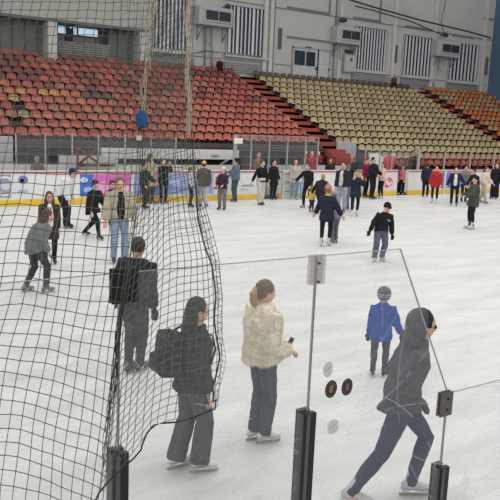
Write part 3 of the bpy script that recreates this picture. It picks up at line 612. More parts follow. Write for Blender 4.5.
# ------------------------------------------------------------------ ice and shell
def structure(o, label=None): o['kind'] = 'structure'; 
q = MB(); q.box((-16, -6, -.2), (60, 24.35, 0)); structure(q.build('floor', ice_material()))
q = MB(); q.box((-16, 24.35, -.2), (60, 36.6, -.02)); structure(q.build('floor_behind_boards', mat('walkway', (92, 92, 94), .8)))
WALL = mat('wall_paint', (184, 184, 180), .85, .05, .5); TRIM = mat('wall_trim', (120, 121, 124), .7)
WALLD = mat('wall_recess', (120, 122, 120), .9, .12, 1.2); CONC = mat('pilaster_paint', (196, 196, 192), .85, .06, 1)
YW = 36.0
q = MB(); q.box((16.6, YW, 0), (44.75, YW+.4, 17)); structure(q.build('wall_back', WALL))
q = MB(); q.box((0, YW+.9, 0), (16.6, YW+1.2, 8.4)); q.box((16.3, YW+.4, 0), (16.6, YW+.9, 8.4)); structure(q.build('wall_back_recess', WALLD))
q = MB(); q.box((0, YW-.05, 7.86), (16.6, YW+1.2, 17)); structure(q.build('wall_back_upper', mat('upper_left', (178, 178, 172), .9, .06, .6)))
q = MB(); q.box((44.75, 6, 0), (45.0, YW+.4, 17)); structure(q.build('wall_right', mat('blue_wall', (86, 110, 138), .8, .08, .5)))
q = MB(); q.box((0, YW-.09, 7.72), (16.6, YW+.9, 7.86)); structure(q.build('trim_1', mat('beam_edge', (110, 110, 106), .8)))
for k, (xa, xb) in enumerate(((48, 57), (139.5, 150))):
    X0, X1 = ony(xa, 40, YW)[0], ony(xb, 40, YW)[0]
    q = MB(); q.box((X0, YW-.05, 4), (X1, YW+.9, 7.86)); structure(bevel(q.build('wall_pilaster', CONC), .02))
# boarding battens on the recess wall
q = MB()
for k in range(26): q.box((.3+k*.62, YW+.86, 4), (.36+k*.62, YW+.9, 7.7))
structure(q.build('trim_2', mat('batten', (96, 98, 96), .9)))
# slit windows
for k, (xa, xb) in enumerate(((57.5, 65), (69, 71.5), (73, 76), (78, 97))):
    X0, X1 = ony(xa, 27, YW+.85)[0], ony(xb, 27, YW+.85)[0]
    z0, z1 = 7.3, 7.66
    f_ = MB(); f_.box((X0-.06, YW+.78, z0-.06), (X1+.06, YW+.9, z1+.06)); w = f_.build('window_%d' % (k+1), mat('win_dark_frame', (60, 66, 76), .6)); structure(w)
    f_ = MB(); f_.box((X0, YW+.76, z0), (X1, YW+.785, z1)); pm = bpy.data.materials.get('daylit_pane')
    if not pm:
        pm = bpy.data.materials.new('daylit_pane'); pm.use_nodes = True; b_ = pm.node_tree.nodes['Principled BSDF']; b_.inputs['Base Color'].default_value = (.3, .4, .5, 1)
        b_.inputs['Emission Color'].default_value = (*lin((178, 200, 226)), 1); b_.inputs['Emission Strength'].default_value = .8; b_.inputs['Roughness'].default_value = .2
    f_.build('pane', pm, w)
# dark ventilation flaps beside the slit windows
for xa in (66.5, 102):
    X0 = ony(xa, 30, YW+.8)[0]; q = MB(); q.box((X0-.05, YW+.7, 6.95), (X0+.3, YW+.9, 7.6)); o = bevel(q.build('ventilation_flap', mat('flap', (48, 50, 56), .6)), .02)
    tag(o, 'small dark flap on the recess wall, ' + ('between the slit windows' if xa < 80 else 'right of the widest slit window'), 'vent')
# slatted panels under windows
def slats(X0, X1, z0, z1, Y, lab):
    r = empty('radiator_grille', ((X0+X1)/2, Y, z0)); tag(r, lab, 'grille')
    q = MB(); q.box((X0-r.location.x, -.04, 0), (X1-r.location.x, 0, z1-z0)); q.build('back_plate', mat('slat_back', (120, 122, 122), .8), r)
    for j in range(6):
        zz = (z1-z0)*(j+.5)/6; q = MB(); q.box((X0-r.location.x, -.09, zz-.03), (X1-r.location.x, -.04, zz+.03)); q.build('slat', mat('slat_grey', (158, 159, 160), .7), r)
slats(ony(58, 45, YW+.9)[0], ony(109, 52, YW+.9)[0], 6.25, 6.95, YW+.9, 'pale slatted grille under the slit windows')
# tall windows with vertical fins
FIN = mat('fin_pale', (205, 207, 210), .6, .04); GLD = mat('window_dark_glass', (44, 52, 66), .25, .15, 3)
SKYP = None
WD = [(16.9, 19.0, 6.95, 10.2, 9), (21.5, 24.2, 7.1, 9.75, 10), (31.2, 33.95, 6.95, 9.6, 11), (35.6, 38.5, 6.9, 9.5, 9), (40.2, 43.25, 6.85, 9.45, 8)]
for k, (X0, X1, z0, z1, nf) in enumerate(WD):
    w = empty('window_%d' % (k+5), ((X0+X1)/2, YW, z0)); w['kind'] = 'structure'; cx = w.location.x
    q = MB(); q.box((X0-cx, -.03, 0), (X1-cx, 0, z1-z0)); q.build('pane', GLD, w)
    q = MB(); t = .07
    q.box((X0-cx-t, -.12, -t), (X1-cx+t, -.0, 0)); q.box((X0-cx-t, -.12, z1-z0), (X1-cx+t, -.0, z1-z0+t)); q.box((X0-cx-t, -.12, 0), (X0-cx, -.0, z1-z0)); q.box((X1-cx, -.12, 0), (X1-cx+t, -.0, z1-z0))
    q.build('window_frame', mat('win_frame', (172, 174, 176), .7), w)
    q = MB(); q.box((X0-cx-.15, -.25, -.22), (X1-cx+.15, -.0, -.07)); q.build('window_sill', WALL, w)
    for j in range(nf):
        x = X0-cx+(X1-X0)*(j+.62)/nf; wd = (X1-X0)/nf*(.21 if k != 1 else random.choice((.16, .3)))
        q = MB(); q.box((x-wd, -.09, .02), (x+wd, -.05, z1-z0-.02)); q.build('fin', FIN, w)
    slats(X0-.1, X1+.4, 6.05, 6.62, YW-.01, 'pale slatted grille under the tall finned window, %s from the left' % ('first', 'second', 'third', 'fourth', 'fifth')[k])
# fan heaters on brackets
def heater(px0, px1, py0, py1, lab):
    X0, X1 = ony(px0, py1, YW-.7)[0], ony(px1, py1, YW-.7)[0]; z0, z1 = ony((px0+px1)/2, py1, YW-.7)[2], ony((px0+px1)/2, py0, YW-.7)[2]
    r = empty('fan_heater', ((X0+X1)/2, YW-.7, z0)); tag(r, lab, 'heater'); w = (X1-X0)/2; h = z1-z0
    q = MB(); q.box((-w, 0, 0), (w, .7, h)); bevel(q.build('housing', mat('heater_white', (172, 174, 176), .6), r), .05)
    q = MB(); q.box((-w*.72, -.05, h*.18), (w*.9, 0, h*.9)); bevel(q.build('bezel', mat('heater_white', (172, 174, 176), .6), r), .03)
    for a, b in ((-.62, .06), (.14, .8)):
        q = MB(); q.box((w*a, -.09, h*.3), (w*b, -.05, h*.78)); gq = q.build('grille', mat('grille_dark', (44, 46, 50), .6), r)
        q = MB()
        for j in range(4): z = h*(.36+.11*j); q.box((w*a, -.11, z), (w*b, -.09, z+.03))
        q.build('louvre', mat('louvre_dark', (78, 80, 84), .6), gq)
    for s_ in (-1, 1):
        q = MB(); q.loft([(s_*w*.75, .7, -h*.75), (s_*w*.75, .05, 0)], [.035]*2, 6); q.loft([(s_*w*.75, .68, -h*.8), (s_*w*.75, .68, .0)], [.035]*2, 6); q.build('bracket', mat('bracket', (130, 132, 134), .6), r)
    q = MB(); q.loft([(-w*.3, .5, 0), (-w*.3, .5, -h*.9), (-w*.1, .5, -h*.9)], [.035]*3, 6); q.build('pipe', mat('bracket', (130, 132, 134), .6), r)
heater(199, 233, 7, 26, 'large white fan heater on the wall between the first two tall windows')
heater(337, 361, 27, 44, 'white fan heater beside the third tall window and under the round speaker')
heater(437, 460, 41, 57, 'white fan heater at the left edge of the rightmost tall window')
# loudspeakers above heaters
for x, y, lab in ((342, 20, 'oval dark loudspeaker above the middle heater'), (445, 35, 'dark lamp above the right-hand heater'), (227, 7, 'small dark lamp on top of the large left heater')):
    p = ony(x, y, YW-.35); r = empty('wall_speaker', p); tag(r, lab, 'speaker')
    q = MB(); q.ball((0, -.1, 0), (.32 if x == 342 else .2, .16, .17), 16, 10); q.build('speaker_cone', mat('spk', (62, 64, 68), .6), r, True)
    q = MB(); q.box((-.05, 0, -.05), (.05, .4, .05)); q.build('bracket', mat('bracket', (130, 132, 134), .6), r)
# doors and cabinet
def door(n, px0, px1, py0, py1, panes):
    X0, X1 = ony(px0, py1, YW)[0], ony(px1, py1, YW)[0]; z1 = ony((px0+px1)/2, py0, YW)[2]; z0 = 6.1
    w = empty('door_%d' % n, ((X0+X1)/2, YW, z0)); w['kind'] = 'structure'; hw = (X1-X0)/2
    q = MB(); q.box((-hw, -.06, 0), (hw, 0, z1-z0)); q.build('door_leaf', mat('door_pale', (186, 188, 190), .6), w)
    q = MB(); q.box((-hw-.08, -.1, 0), (-hw, 0, z1-z0+.08)); q.box((hw, -.1, 0), (hw+.08, 0, z1-z0+.08)); q.box((-hw-.08, -.1, z1-z0), (hw+.08, 0, z1-z0+.08)); q.build('door_frame', mat('door_frame', (150, 152, 155), .6), w)
    for a, b in panes:
        q = MB(); q.box((hw*a, -.09, (z1-z0)*.42), (hw*b, -.06, (z1-z0)*.92)); q.build('pane', GLD, w)
    q = MB(); q.box((hw*.88, -.14, (z1-z0)*.3), (hw*.94, -.06, (z1-z0)*.4)); q.build('door_handle', mat('spk', (62, 64, 68), .6), w)
door(1, 292, 316, 49, 72, [(-.9, -.06), (.06, .8)])
door(2, 317, 328, 51, 72, [])
p = ony(309, 47.5, YW-.1); q = MB(); q.box((-.22, 0, -.05), (.22, .1, .05)); o = bevel(q.build('door_lamp', mat('spk', (62, 64, 68), .6)), .02); o.location = p; tag(o, 'tiny dark lamp above the glazed double door', 'lamp')
p = ony(348, 63, YW); r = empty('electric_cabinet', p); tag(r, 'grey electric cabinet with a dark mark under the middle heater', 'cabinet')
q = MB(); q.box((-.5, -.25, -.6), (.5, 0, .5)); bevel(q.build('cabinet_body', mat('cab', (170, 176, 174), .6), r), .03)
q = MB(); q.box((-.42, -.28, -.52), (.42, -.25, .42)); q.build('cabinet_door', mat('cab2', (180, 186, 182), .6), r)
q = MB(); q.box((-.05, -.3, .1), (.1, -.28, .3)); q.build('warning_mark', mat('mark', (70, 84, 90), .6), r)
q = MB(); q.box((-.35, -.2, .62), (.2, 0, .8)); q.build('switch_box', mat('spk', (62, 64, 68), .6), r)
for x, y0, y1, lab in ((279, 28, 49, 'left of the glazed door'), (394.5, 45, 63, 'between the third and fourth tall windows'), (485, 57, 75, 'right of the last tall window')):
    a, b = ony(x, y1, YW), ony(x, y0, YW); r = empty('wall_lamp', (a.x, YW, a.z)); tag(r, 'slim vertical dark lamp tube on the wall ' + lab, 'lamp')
    q = MB(); q.box((-.11, -.12, 0), (.11, 0, b.z-a.z)); bevel(q.build('lamp_case', mat('slim', (104, 106, 110), .6), r), .03)
    q = MB(); q.box((-.05, -.14, .05), (.05, -.12, b.z-a.z-.05)); q.build('lamp_cover', mat('slim2', (84, 86, 90), .5), r)
# wall mouldings: long horizontal seams, vertical seams and shallow sunk rectangles
q = MB()
def hline(x0, y0, x1, y1, t=.05):
    a, b = ony(x0, y0, YW), ony(x1, y1, YW); z = (a.z+b.z)/2; q.box((a.x, YW-.05, z-t), (b.x, YW+.02, z+t))
def vline(x, y0, y1, t=.05):
    a, b = ony(x, y0, YW), ony(x, y1, YW); q.box((a.x-t, YW-.05, min(a.z, b.z)), (a.x+t, YW+.02, max(a.z, b.z)))
for a in ((287, 8, 330, 13), (287, 37, 331, 42), (353, 17, 381, 22), (452, 35, 474, 38), (405, 26, 431, 30), (484, 18, 500, 21)): hline(*a, t=.06)
for a in ((330, 0, 13), (381, 0, 21), (275, 0, 76), (337, 0, 86)): vline(*a, t=.05)
q.box((16.6, YW-.03, 9.98), (44.75, YW+.02, 10.04)); q.box((16.6, YW-.03, 6.72), (44.75, YW+.02, 6.76))
structure(q.build('trim_3', TRIM))
q = MB()
for x in (264, 270, 339, 393, 433, 484): a = ony(x, 40, YW); q.box((a.x-.12, YW-.16, 5), (a.x+.12, YW+.02, 17))
structure(q.build('trim_4', CONC))
# cables and pipes across the wall
def cable(pts, r, Y, lab, m=(58, 60, 64)):
    q = MB(); P_ = [ony(x, y, Y) for x, y in pts]; q.loft(P_, [r]*len(P_), 6); tag(q.build('wall_cable', mat('cab%s' % (m,), m, .6), None, True), lab, 'cable')
cable([(325, -8), (370, 6), (420, 20), (470, 32), (491, 38)], .055, YW-.9, 'thick dark cable sloping down across the upper right wall')
cable([(355, 6), (372, 10), (410, 21), (445, 36)], .04, YW-.6, 'thin dark cable running down to the right-hand heater')
cable([(445, 36), (441, 24), (446, 0)], .025, YW-.5, 'thin cable hanging down to the lamp over the right-hand heater')
cable([(150, 56), (190, 54), (205, 51), (262, 57)], .03, YW-.3, 'thin cable strung behind the net below the heater', (96, 98, 100))
cable([(185, 0), (205, 20), (205, 66)], .045, YW-.15, 'grey pipe running down the wall left of the large heater', (128, 130, 132))
cable([(212, 26), (212, 70)], .05, YW-.15, 'second grey pipe below the large heater', (150, 152, 152))

# ------------------------------------------------------------------ stands
STEP = mat('stand_step', (84, 72, 70), .9, .15, 1.5); NOSE = mat('stand_nosing', (46, 42, 44), .9); REDST = mat('red_stairs', (150, 74, 70), .85, .15, 2)
X_A0, X_A1, X_B0, X_B1 = 21.95, 23.12, 36.1, 37.35
q = MB()
LOWX = 23.9
for i in range(-2, 13):
    x0 = 4.5 if i >= 1 else LOWX
    y0 = ROWY(i)-.28; y1 = y0+.72 if i < 12 else YW+.0
    q.box((x0, y0, -.02 if i in (1, -2) else TREAD(i-1)-.1), (44.7, y1+.001, TREAD(i)))
structure(q.build('grandstand_steps', STEP))
for (a, b), nm in (((X_A0, X_A1), 'stairs'), ((X_B0, X_B1), 'stairs')):
    q = MB()
    for i in range(-2 if a > 30 else 0, 13):
        for h_ in (0, 1):
            z1 = TREAD(i)+.012-(0 if h_ else .16)+(0 if i > -5 else 0); y0 = ROWY(i)-.28-.36+(.36 if h_ else 0)
            q.box((a, y0, TREAD(i)-.5), (b, y0+.36, z1))
    structure(q.build('grandstand_stairs', REDST))
# front wall of the stand, door leaf, lintel and opening
q = MB(); q.box((4.5, 27.0, 0), (LOWX, 27.15, 2.0)); structure(q.build('wall_stand_front', mat('stand_front', (48, 48, 52), .9, .15, 1)))
q = MB()
for z in (.9, 1.25, 1.6, 1.9): q.box((4.5, 26.93, z), (LOWX, 27.0, z+.05))
structure(q.build('trim_5', mat('front_rail', (92, 88, 88), .8)))
q = MB(); q.box((10.4, 26.75, 1.5), (16.85, 26.95, 1.92)); o = bevel(q.build('lintel_beam', mat('lintel', (206, 206, 202), .7, .05)), .02); tag(o, 'long white beam on the stand front above the players entrance', 'beam')
q = MB(); q.ball((15.6, 26.72, 1.7), (.2, .03, .06), 16, 8); o = q.build('oval_lamp', mat('oval', (172, 172, 164), .6), None, True); tag(o, 'small oval lamp on the long white beam', 'lamp')
q = MB(); q.box((14.5, 26.9, .1), (15.9, 26.98, 1.48)); structure(q.build('door_3', mat('opening_shade', (22, 22, 26), .9)))  # flat slab: the darkness inside the entrance is painted as near-black colour
q = MB(); q.loft([(15.95, 26.8, 0), (15.95, 26.8, 1.3), (16.3, 26.8, 1.5)], [.05]*3, 8); o = q.build('entrance_rail', mat('rail_grey', (150, 156, 160), .5), None, True); tag(o, 'curved grey rail at the players entrance', 'rail')
q = MB(); q.box((5.0, 26.6, 0), (6.9, 26.7, 2.3)); structure(bevel(q.build('door_4', mat('door_grey', (168, 170, 170), .8)), .02))
q = MB(); q.box((22.62, 26.85, 0), (23.85, 26.97, 2.42)); structure(bevel(q.build('door_5', mat('door_grey', (168, 170, 170), .8)), .02))
for a, b in ((4.5, 16.5), (18.0, 22.5)):
    q = MB(); q.box((a, 26.1, -.02), (b, 26.2, 1.30)); structure(q.build('wall_walkway', mat('walkway_white', (206, 206, 204), .7, .06, 1)))
# things behind the left glass: white table boards and a red tubular frame
q = MB(); q.box((8.6, 26.5, 1.25), (11.0, 26.6, 1.62)); o = q.build('white_board', mat('wpan', (196, 194, 190), .8)); o.location.z = 0; tag(o, 'long white panel behind the left glass under the stand', 'panel')
q = MB(); q.box((8.7, 26.52, -.02), (8.8, 26.58, 1.25)); q.box((10.8, 26.52, -.02), (10.9, 26.58, 1.25)); q.build('panel_leg', mat('bracket', (130, 132, 134), .6), o)
r = empty('scaffold', (9.1, 25.9, 0)); tag(r, 'dark red tubular frame behind the left glass', 'frame')
for a, b in (((0, 0, 0), (0, 0, 2.0)), ((.8, 0, 0), (.8, 0, 2.0)), ((0, 0, 1.95), (.8, 0, 1.4)), ((0, 0, 1.3), (.8, 0, 1.95)), ((0, 0, 1.3), (1.5, 0, 1.3))):
    q = MB(); q.loft([a, b], [.045, .045], 8); q.build('frame_tube', mat('redtube', (112, 52, 54), .6), r, True)
r = empty('red_railing', (24.1, 24.74, 0)); tag(r, 'dark red railing in front of the lowest cream seats', 'railing')
for k in range(9): q = MB(); q.box((-.3+k*1.35, -.03, 0), (-.24+k*1.35, .03, 1.75)); q.build('railing_post', mat('redtube', (112, 52, 54), .6), r)
for z in (1.72, 1.45): q = MB(); q.box((-.3, -.025, z), (10.6, .025, z+.05)); q.build('railing_bar', mat('redtube', (112, 52, 54), .6), r)

# ------------------------------------------------------------------ seats
def seat_mesh():
    q = MB(); prof = [(-.20, .155, .86), (-.19, .175, .95), (-.10, .165, 1), (.02, .155, 1), (.11, .165, 1), (.165, .21, 1), (.188, .28, 1), (.20, .36, .97), (.208, .415, .84), (.21, .44, .55)]
    n = 8; W = .212; outer, inner = [], []
    for (y, z, ws) in prof:
        for k in range(n+1):
            u = -1+2*k/n; x = u*W*ws; back = z > .2
            yy = y-(.055*u*u if back else 0); zz = z+(.045*abs(u)**3 if not back else 0)
            inner.append((x, yy, zz)); outer.append((x*1.0, yy+(.018 if back else 0), zz-(.018 if not back else .004)))
    m = len(prof); N = m*(n+1); fs = []
    for j in range(m-1):
        for k in range(n):
            a = j*(n+1)+k; fs.append((a, a+1, a+n+2, a+n+1)); b = N+a; fs.append((b, b+n+1, b+n+2, b+1))
    for j in range(m-1):
        for k in (0, n): a = j*(n+1)+k; f_ = (a, a+n+1, N+a+n+1, N+a); fs.append(f_ if k == 0 else f_[::-1])
    for k in range(n): fs.append((k, N+k, N+k+1, k+1)); a = (m-1)*(n+1)+k; fs.append((a, a+1, N+a+1, N+a))
    q.add(inner+outer, fs); q.cur = 1
    q.box((-.14, -.08, 0), (-.10, .08, .15)); q.box((.10, -.08, 0), (.14, .08, .15))
    return q
def seat_mat(n, c): return mat('seat_'+n, c, .38, .10, 3, spec=.45)
SUP = mat('seat_support', (40, 38, 40), .7)
PAL = {'red': (152, 72, 60), 'salmon': (170, 92, 74), 'faded': (156, 96, 80), 'pink': (162, 84, 76), 'orange': (176, 102, 72), 'yellow': (176, 130, 64), 'sage': (138, 134, 100),
       'cream': (172, 156, 118), 'cream2': (158, 143, 108), 'tan': (162, 138, 113), 'bright_orange': (182, 104, 62), 'maroon': (112, 56, 54), 'ochre': (160, 134, 88), 'brown': (88, 70, 58)}
sm = seat_mesh(); SME = {k: sm.mesh('stadium_seat_'+k, [seat_mat(k, c), SUP], True) for k, c in PAL.items()}
ORD = ['lowest', 'second lowest', 'third lowest', 'fourth lowest', 'fifth lowest', 'sixth lowest', 'sixth highest', 'fifth highest', 'fourth highest', 'third highest', 'second highest', 'topmost']
cells = []; rs = random.Random(3)
for i in range(1, 13):
    x = 5.05; k = 0
    while x < X_A0-.2:
        px = 250+FPX*((V((x, ROWY(i), ROWH(i)))-CAM).dot(R2))/((V((x, ROWY(i), ROWH(i)))-CAM).dot(F))
        if px > -8: cells.append((i, x, 'orange', px))
        x += .485
    x = X_A1+.20
    while x < X_B0-.2: cells.append((i, x, 'cream', 0)); x += .5
    x = X_B1+.28
    while x < 44.6: cells.append((i, x, 'far', 0)); x += .5
for i in (0, -1, -2):
    x = LOWX+.3
    while x < 44.6:
        if not (X_B0-.2 < x < X_B1+.2): cells.append((i, x, 'low', 0))
        x += .5
cells.sort(key=lambda c: (V((c[1], ROWY(c[0]), ROWH(c[0])))-CAM).length)
rest = []; cnt = 0
special = {(6, 1): 'yellow', (6, 3): 'yellow', (6, 4): 'yellow', (7, 0): 'salmon', (5, 1): 'ochre', (3, 2): 'sage', (4, 1): None, (2, 1): None, (6, 7): 'brown', (6, 8): 'brown', (6, 9): 'brown', (8, 17): 'brown'}
seen_idx = {}
names = {'red': 'faded red', 'salmon': 'salmon red', 'faded': 'sun-faded red', 'pink': 'pinkish red', 'orange': 'reddish orange', 'yellow': 'mustard yellow', 'sage': 'sage green', 'ochre': 'dull ochre', 'brown': 'dark brown', 'maroon': 'shade-darkened maroon', 'cream': 'cream', 'cream2': 'cream'}
order = {}
for c in sorted([c for c in cells if c[2] == 'orange'], key=lambda c: (c[0], c[1])):
    order[(c[0], c[1])] = seen_idx.get(c[0], 0)-0; seen_idx[c[0]] = order[(c[0], c[1])]+1
off = {i: next((j for j, c in enumerate(sorted([c for c in cells if c[2] == 'orange' and c[0] == i], key=lambda c: c[1])) if c[3] > -2), 0) for i in range(1, 13)}
last = {i: max(c[1] for c in cells if c[0] == i and c[2] == 'orange') for i in range(1, 13)}
for i, x, blk, px in cells:
    kcol = None
    if blk == 'orange':
        j = order[(i, x)]-off[i]
        if i == 12 and (abs(px-52) < 7 or 128 < px < 136): continue
        kcol = rs.choice(['red', 'salmon', 'salmon', 'faded', 'pink', 'orange']) if i < 7 else rs.choice(['red', 'faded', 'maroon', 'pink', 'red'])  # upper rows get darker reds, partly light falloff put into the seat colours
        if i >= 11: kcol = rs.choice(['maroon', 'red', 'maroon'])
        if (i, j) in special:
            kcol = special[(i, j)]
            if kcol is None: continue
    elif blk == 'cream': kcol = rs.choice(['cream', 'cream', 'cream2', 'tan', 'cream2']) if i < 12 else 'brown'
    elif blk == 'far': kcol = rs.choice(['ochre', 'tan', 'orange', 'bright_orange']) if i > 7 else rs.choice(['bright_orange', 'bright_orange', 'orange', 'ochre'])
    else: kcol = {0: 'cream', -1: 'tan', -2: 'faded'}[i]
    if cnt < 300 and blk == 'orange':
        o = bpy.data.objects.new('stadium_seat', SME[kcol]); col.objects.link(o); o.location = (x, ROWY(i), TREAD(i)); cnt += 1
        if abs(x-last[i]) < .01: lab = '%s seat beside the red stairs in the %s row of the left block' % (names[kcol].replace('sun-faded', 'faded'), ORD[i-1]); grp = None
        else: lab = '%s plastic seat in the %s row of the left seat block' % (names[kcol], ORD[i-1])
        tag(o, lab, 'seat', '%s seats in the %s row of the left block' % (names[kcol], ORD[i-1]))
    else: rest.append((i, x, kcol))
big = MB(); keys = list(PAL); mats_ = [seat_mat(k, PAL[k]) for k in keys]+[SUP]
for i, x, kcol in rest:
    big.add([(a+x, b+ROWY(i), c_+TREAD(i)) for a, b, c_ in sm.v], sm.f); big.mi[-len(sm.f):] = [keys.index(kcol) if m_ == 0 else len(keys) for m_ in sm.mi]
o = big.build('far_stadium_seats', mats_, None, True); tag(o, 'cream, tan and orange plastic seats filling the middle and right of the stand', 'seats', kind='stuff')

# ------------------------------------------------------------------ far boards
BW = mat('board_white', (222, 223, 222), .5, .03, 1.5); YB = mat('kick_yellow', (226, 190, 74), .5, .05, 2); RED = mat('rail_red', (186, 92, 96), .5)
YD = 24.4
GATES = [(16.62, 17.45), (24.42, 25.15)]
r = empty('rink_boards', (0, YD, 0)); tag(r, 'white rink boards with red line and yellow kick strip running along the far side', 'boards')
segs = []; x = 3.5
for a, b in GATES: segs.append((x, a)); x = b
segs.append((x, 44.6))
for a, b in segs:
    q = MB(); q.box((a, 0, .22), (b, .12, 1.18)); q.build('board_wall', BW, r)
    q = MB(); q.box((a, -.02, 0), (b, .12, .22)); q.build('kick_strip', YB, r)
    q = MB(); q.box((a, -.025, 1.12), (b, .0, 1.175)); q.build('red_stripe', RED, r)
    q = MB(); q.box((a, -.02, 1.18), (b, .16, 1.21)); q.build('board_cap', BW, r)
def gate(x, w, ang, lab):
    g_ = empty('rink_gate', (x, YD+.12, 0), ang); tag(g_, lab, 'gate')
    q = MB(); q.box((0, 0, .1), (w, .06, 1.18)); bevel(q.build('gate_leaf', BW, g_), .01)
    q = MB(); q.box((w*.8, -.03, .9), (w*.92, 0, .96)); q.build('latch', mat('spk', (62, 64, 68), .6), g_)
gate(17.47, .8, RAD(80), 'open white gate leaf beside the black-coated person')
gate(25.17, .72, RAD(80), 'open white gate leaf beside the pink jacket')
# cabinet-like padded post beside the gate
q = MB(); q.box((17.55, YD-.12, .0), (18.3, YD-.03, 1.19)); o = bevel(q.build('gate_panel', mat('gatep', (204, 206, 200), .5)), .03); tag(o, 'pale upright panel on the boards right of the open gate', 'panel')
for z in (.3, .7, 1.05): q = MB(); q.box((17.62, YD-.135, z), (18.23, YD-.12, z+.03)); q.build('panel_groove', mat('groove', (140, 142, 140), .6), o)
# advertising on the boards
def banner(xa, xb, z0, z1, c, lab, shapes=(), y=-.012):
    X0, X1 = ony(xa, 185, YD)[0], ony(xb, 185, YD)[0]
    b_ = empty('advertising_banner', ((X0+X1)/2, YD, z0)); tag(b_, lab, 'banner'); cx = b_.location.x
    q = MB(); q.box((X0-cx, y, 0), (X1-cx, -.001, z1-z0)); q.build('banner_sheet', mat('ban%s' % (c,), c, .55, .12, 2.5), b_)
    for k, (kind, u, v, a, h, c2) in enumerate(shapes):
        q = MB(); X = X0-cx+(X1-X0)*u; Z = (z1-z0)*v
        if kind == 'o': q.poly_prism([V((X+math.cos(t)*a, y-.004, Z+math.sin(t)*h)) for t in [2*math.pi*j/20 for j in range(20)]], V((0, .005+.001*k, 0)))
        elif kind == 'r':
            for j in range(16):
                t0, t1 = 2*math.pi*j/16, 2*math.pi*(j+1)/16
                q.poly_prism([V((X+math.cos(t)*a*s_, y-.004, Z+math.sin(t)*h*s_)) for t, s_ in ((t0, 1), (t1, 1), (t1, .8), (t0, .8))], V((0, .005, 0)))
        else: q.box((X-a, y-.005-.001*k, Z-h), (X+a, y, Z+h))
        q.build('emblem', mat('em%s' % (c2,), c2, .55), b_)
banner(-6, 11, .3, 1.08, (150, 160, 168), 'grey-blue banner with a big pale ring at the far left of the boards', [('r', .62, .5, .36, .34, (222, 224, 226)), ('o', .66, .5, .16, .12, (196, 200, 206))])
banner(18, 28, .38, 1.08, (216, 218, 222), 'white panel with a small blue and pink crest on the far boards', [('o', .5, .74, .17, .15, (120, 128, 182)), ('o', .42, .70, .07, .07, (206, 120, 160)), ('b', .5, .2, .16, .04, (176, 180, 200))])
banner(80, 93, .28, 1.08, (74, 112, 190), 'blue banner with pale clouds left of the pink banner', [('o', .3, .75, .14, .10, (190, 210, 236)), ('o', .6, .3, .2, .1, (150, 180, 226))])
banner(93, 131, .28, 1.08, (206, 112, 178), 'bright pink banner behind the beige-jacketed man', [('o', .25, .4, .22, .2, (226, 160, 206)), ('o', .62, .65, .2, .16, (186, 84, 156)), ('o', .85, .35, .14, .14, (240, 196, 226))])
banner(134, 213, .28, 1.08, (152, 166, 214), 'long lavender blue banner on the boards behind the net edge', [('b', .3, .55, .9, .10, (188, 198, 232)), ('b', .62, .3, .7, .06, (128, 144, 200)), ('o', .85, .6, .2, .18, (196, 204, 236))])
banner(213, 221, .3, 1.08, (222, 218, 218), 'white panel with a small red running figure on the boards', [('o', .4, .78, .05, .05, (200, 60, 70)), ('b', .4, .5, .05, .14, (200, 60, 70)), ('b', .3, .25, .09, .035, (200, 60, 70)), ('b', .55, .6, .1, .03, (200, 60, 70))])
banner(241, 254, .3, 1.08, (221, 222, 222), 'white panel with a line of small grey lettering on the boards', [('b', .12+.13*j, .36, .035, .05 if j % 2 else .035, (150, 154, 164)) for j in range(7)]+[('b', .3, .16, .2, .015, (170, 174, 182))])
banner(382, 396, .28, 1.08, (228, 208, 214), 'pale pink panel with a red round emblem left of the right-hand gate', [('r', .45, .45, .26, .22, (206, 84, 104)), ('o', .5, .55, .12, .1, (214, 120, 134)), ('o', .3, .2, .1, .06, (206, 84, 104))])
banner(441, 470, .3, 1.08, (120, 126, 178), 'dull blue banner behind the navy-jacketed skaters', [('b', .5, .6, .6, .08, (180, 184, 214))])
q = MB(); X = ony(445, 180, YD-.06)[0]; q.box((X-.05, YD-.08, 0), (X+.05, YD-.03, 1.2)); o = q.build('board_post', mat('bpost', (214, 212, 208), .6)); tag(o, 'white upright strip on the boards left of the blue banner', 'post')
# glass above the far boards
GP = mat('glass_post_white', (160, 162, 164), .5); FG = glass_material('far_glass', (.93, .95, .95), .015, False)
posts = [6.44, 7.44, 8.40, 9.37, 10.4, 11.45, 12.5]; posts2 = [15.2, 15.98, 16.89, 17.83, 18.8, 19.49]; posts3 = [21.5, 22.3, 23.22, 24.0, 25.8]; posts4 = [27.65, 29.6, 31.5]
def gpost(X, z1, lab, w=.03):
    q = MB(); q.box((X-w, YD+.02, 1.21), (X+w, YD+.10, z1)); o = bevel(q.build('glass_post', GP), .008); tag(o, lab, 'post', lab)
def gpane(X0, X1, z1, lab):
    q = MB(); q.box((X0+.03, YD+.055, 1.21), (X1-.03, YD+.065, z1-.03)); o = q.build('rink_glass', FG); tag(o, lab, 'glass', lab)
for P_, z1, nm in ((posts, 2.5, 'left end of the far boards'), (posts2, 2.62, 'middle of the far boards, beside the open gate'), (posts3, 2.3, 'right part of the far boards'), (posts4, 2.1, 'far right end of the far boards')):
    for j, X in enumerate(P_): gpost(X, z1 if X != 25.8 else 2.2, 'thin pale glass post on the '+nm if X not in (15.2, 25.8) else ('thick pale post with a white box on top' if X < 20 else 'thick white glass post beside the dark figure'), .017 if X not in (15.2, 25.8) else .075)
    if P_ is not posts4:
        for a, b in zip(P_, P_[1:]): gpane(a, b, z1, 'clear glass pane on the '+nm)
q = MB(); q.box((posts2[0], YD+.03, 2.6), (posts2[-1], YD+.09, 2.66)); o = q.build('glass_top_rail', mat('toprail', (150, 120, 116), .6)); tag(o, 'thin top rail over the middle glass panes', 'rail')
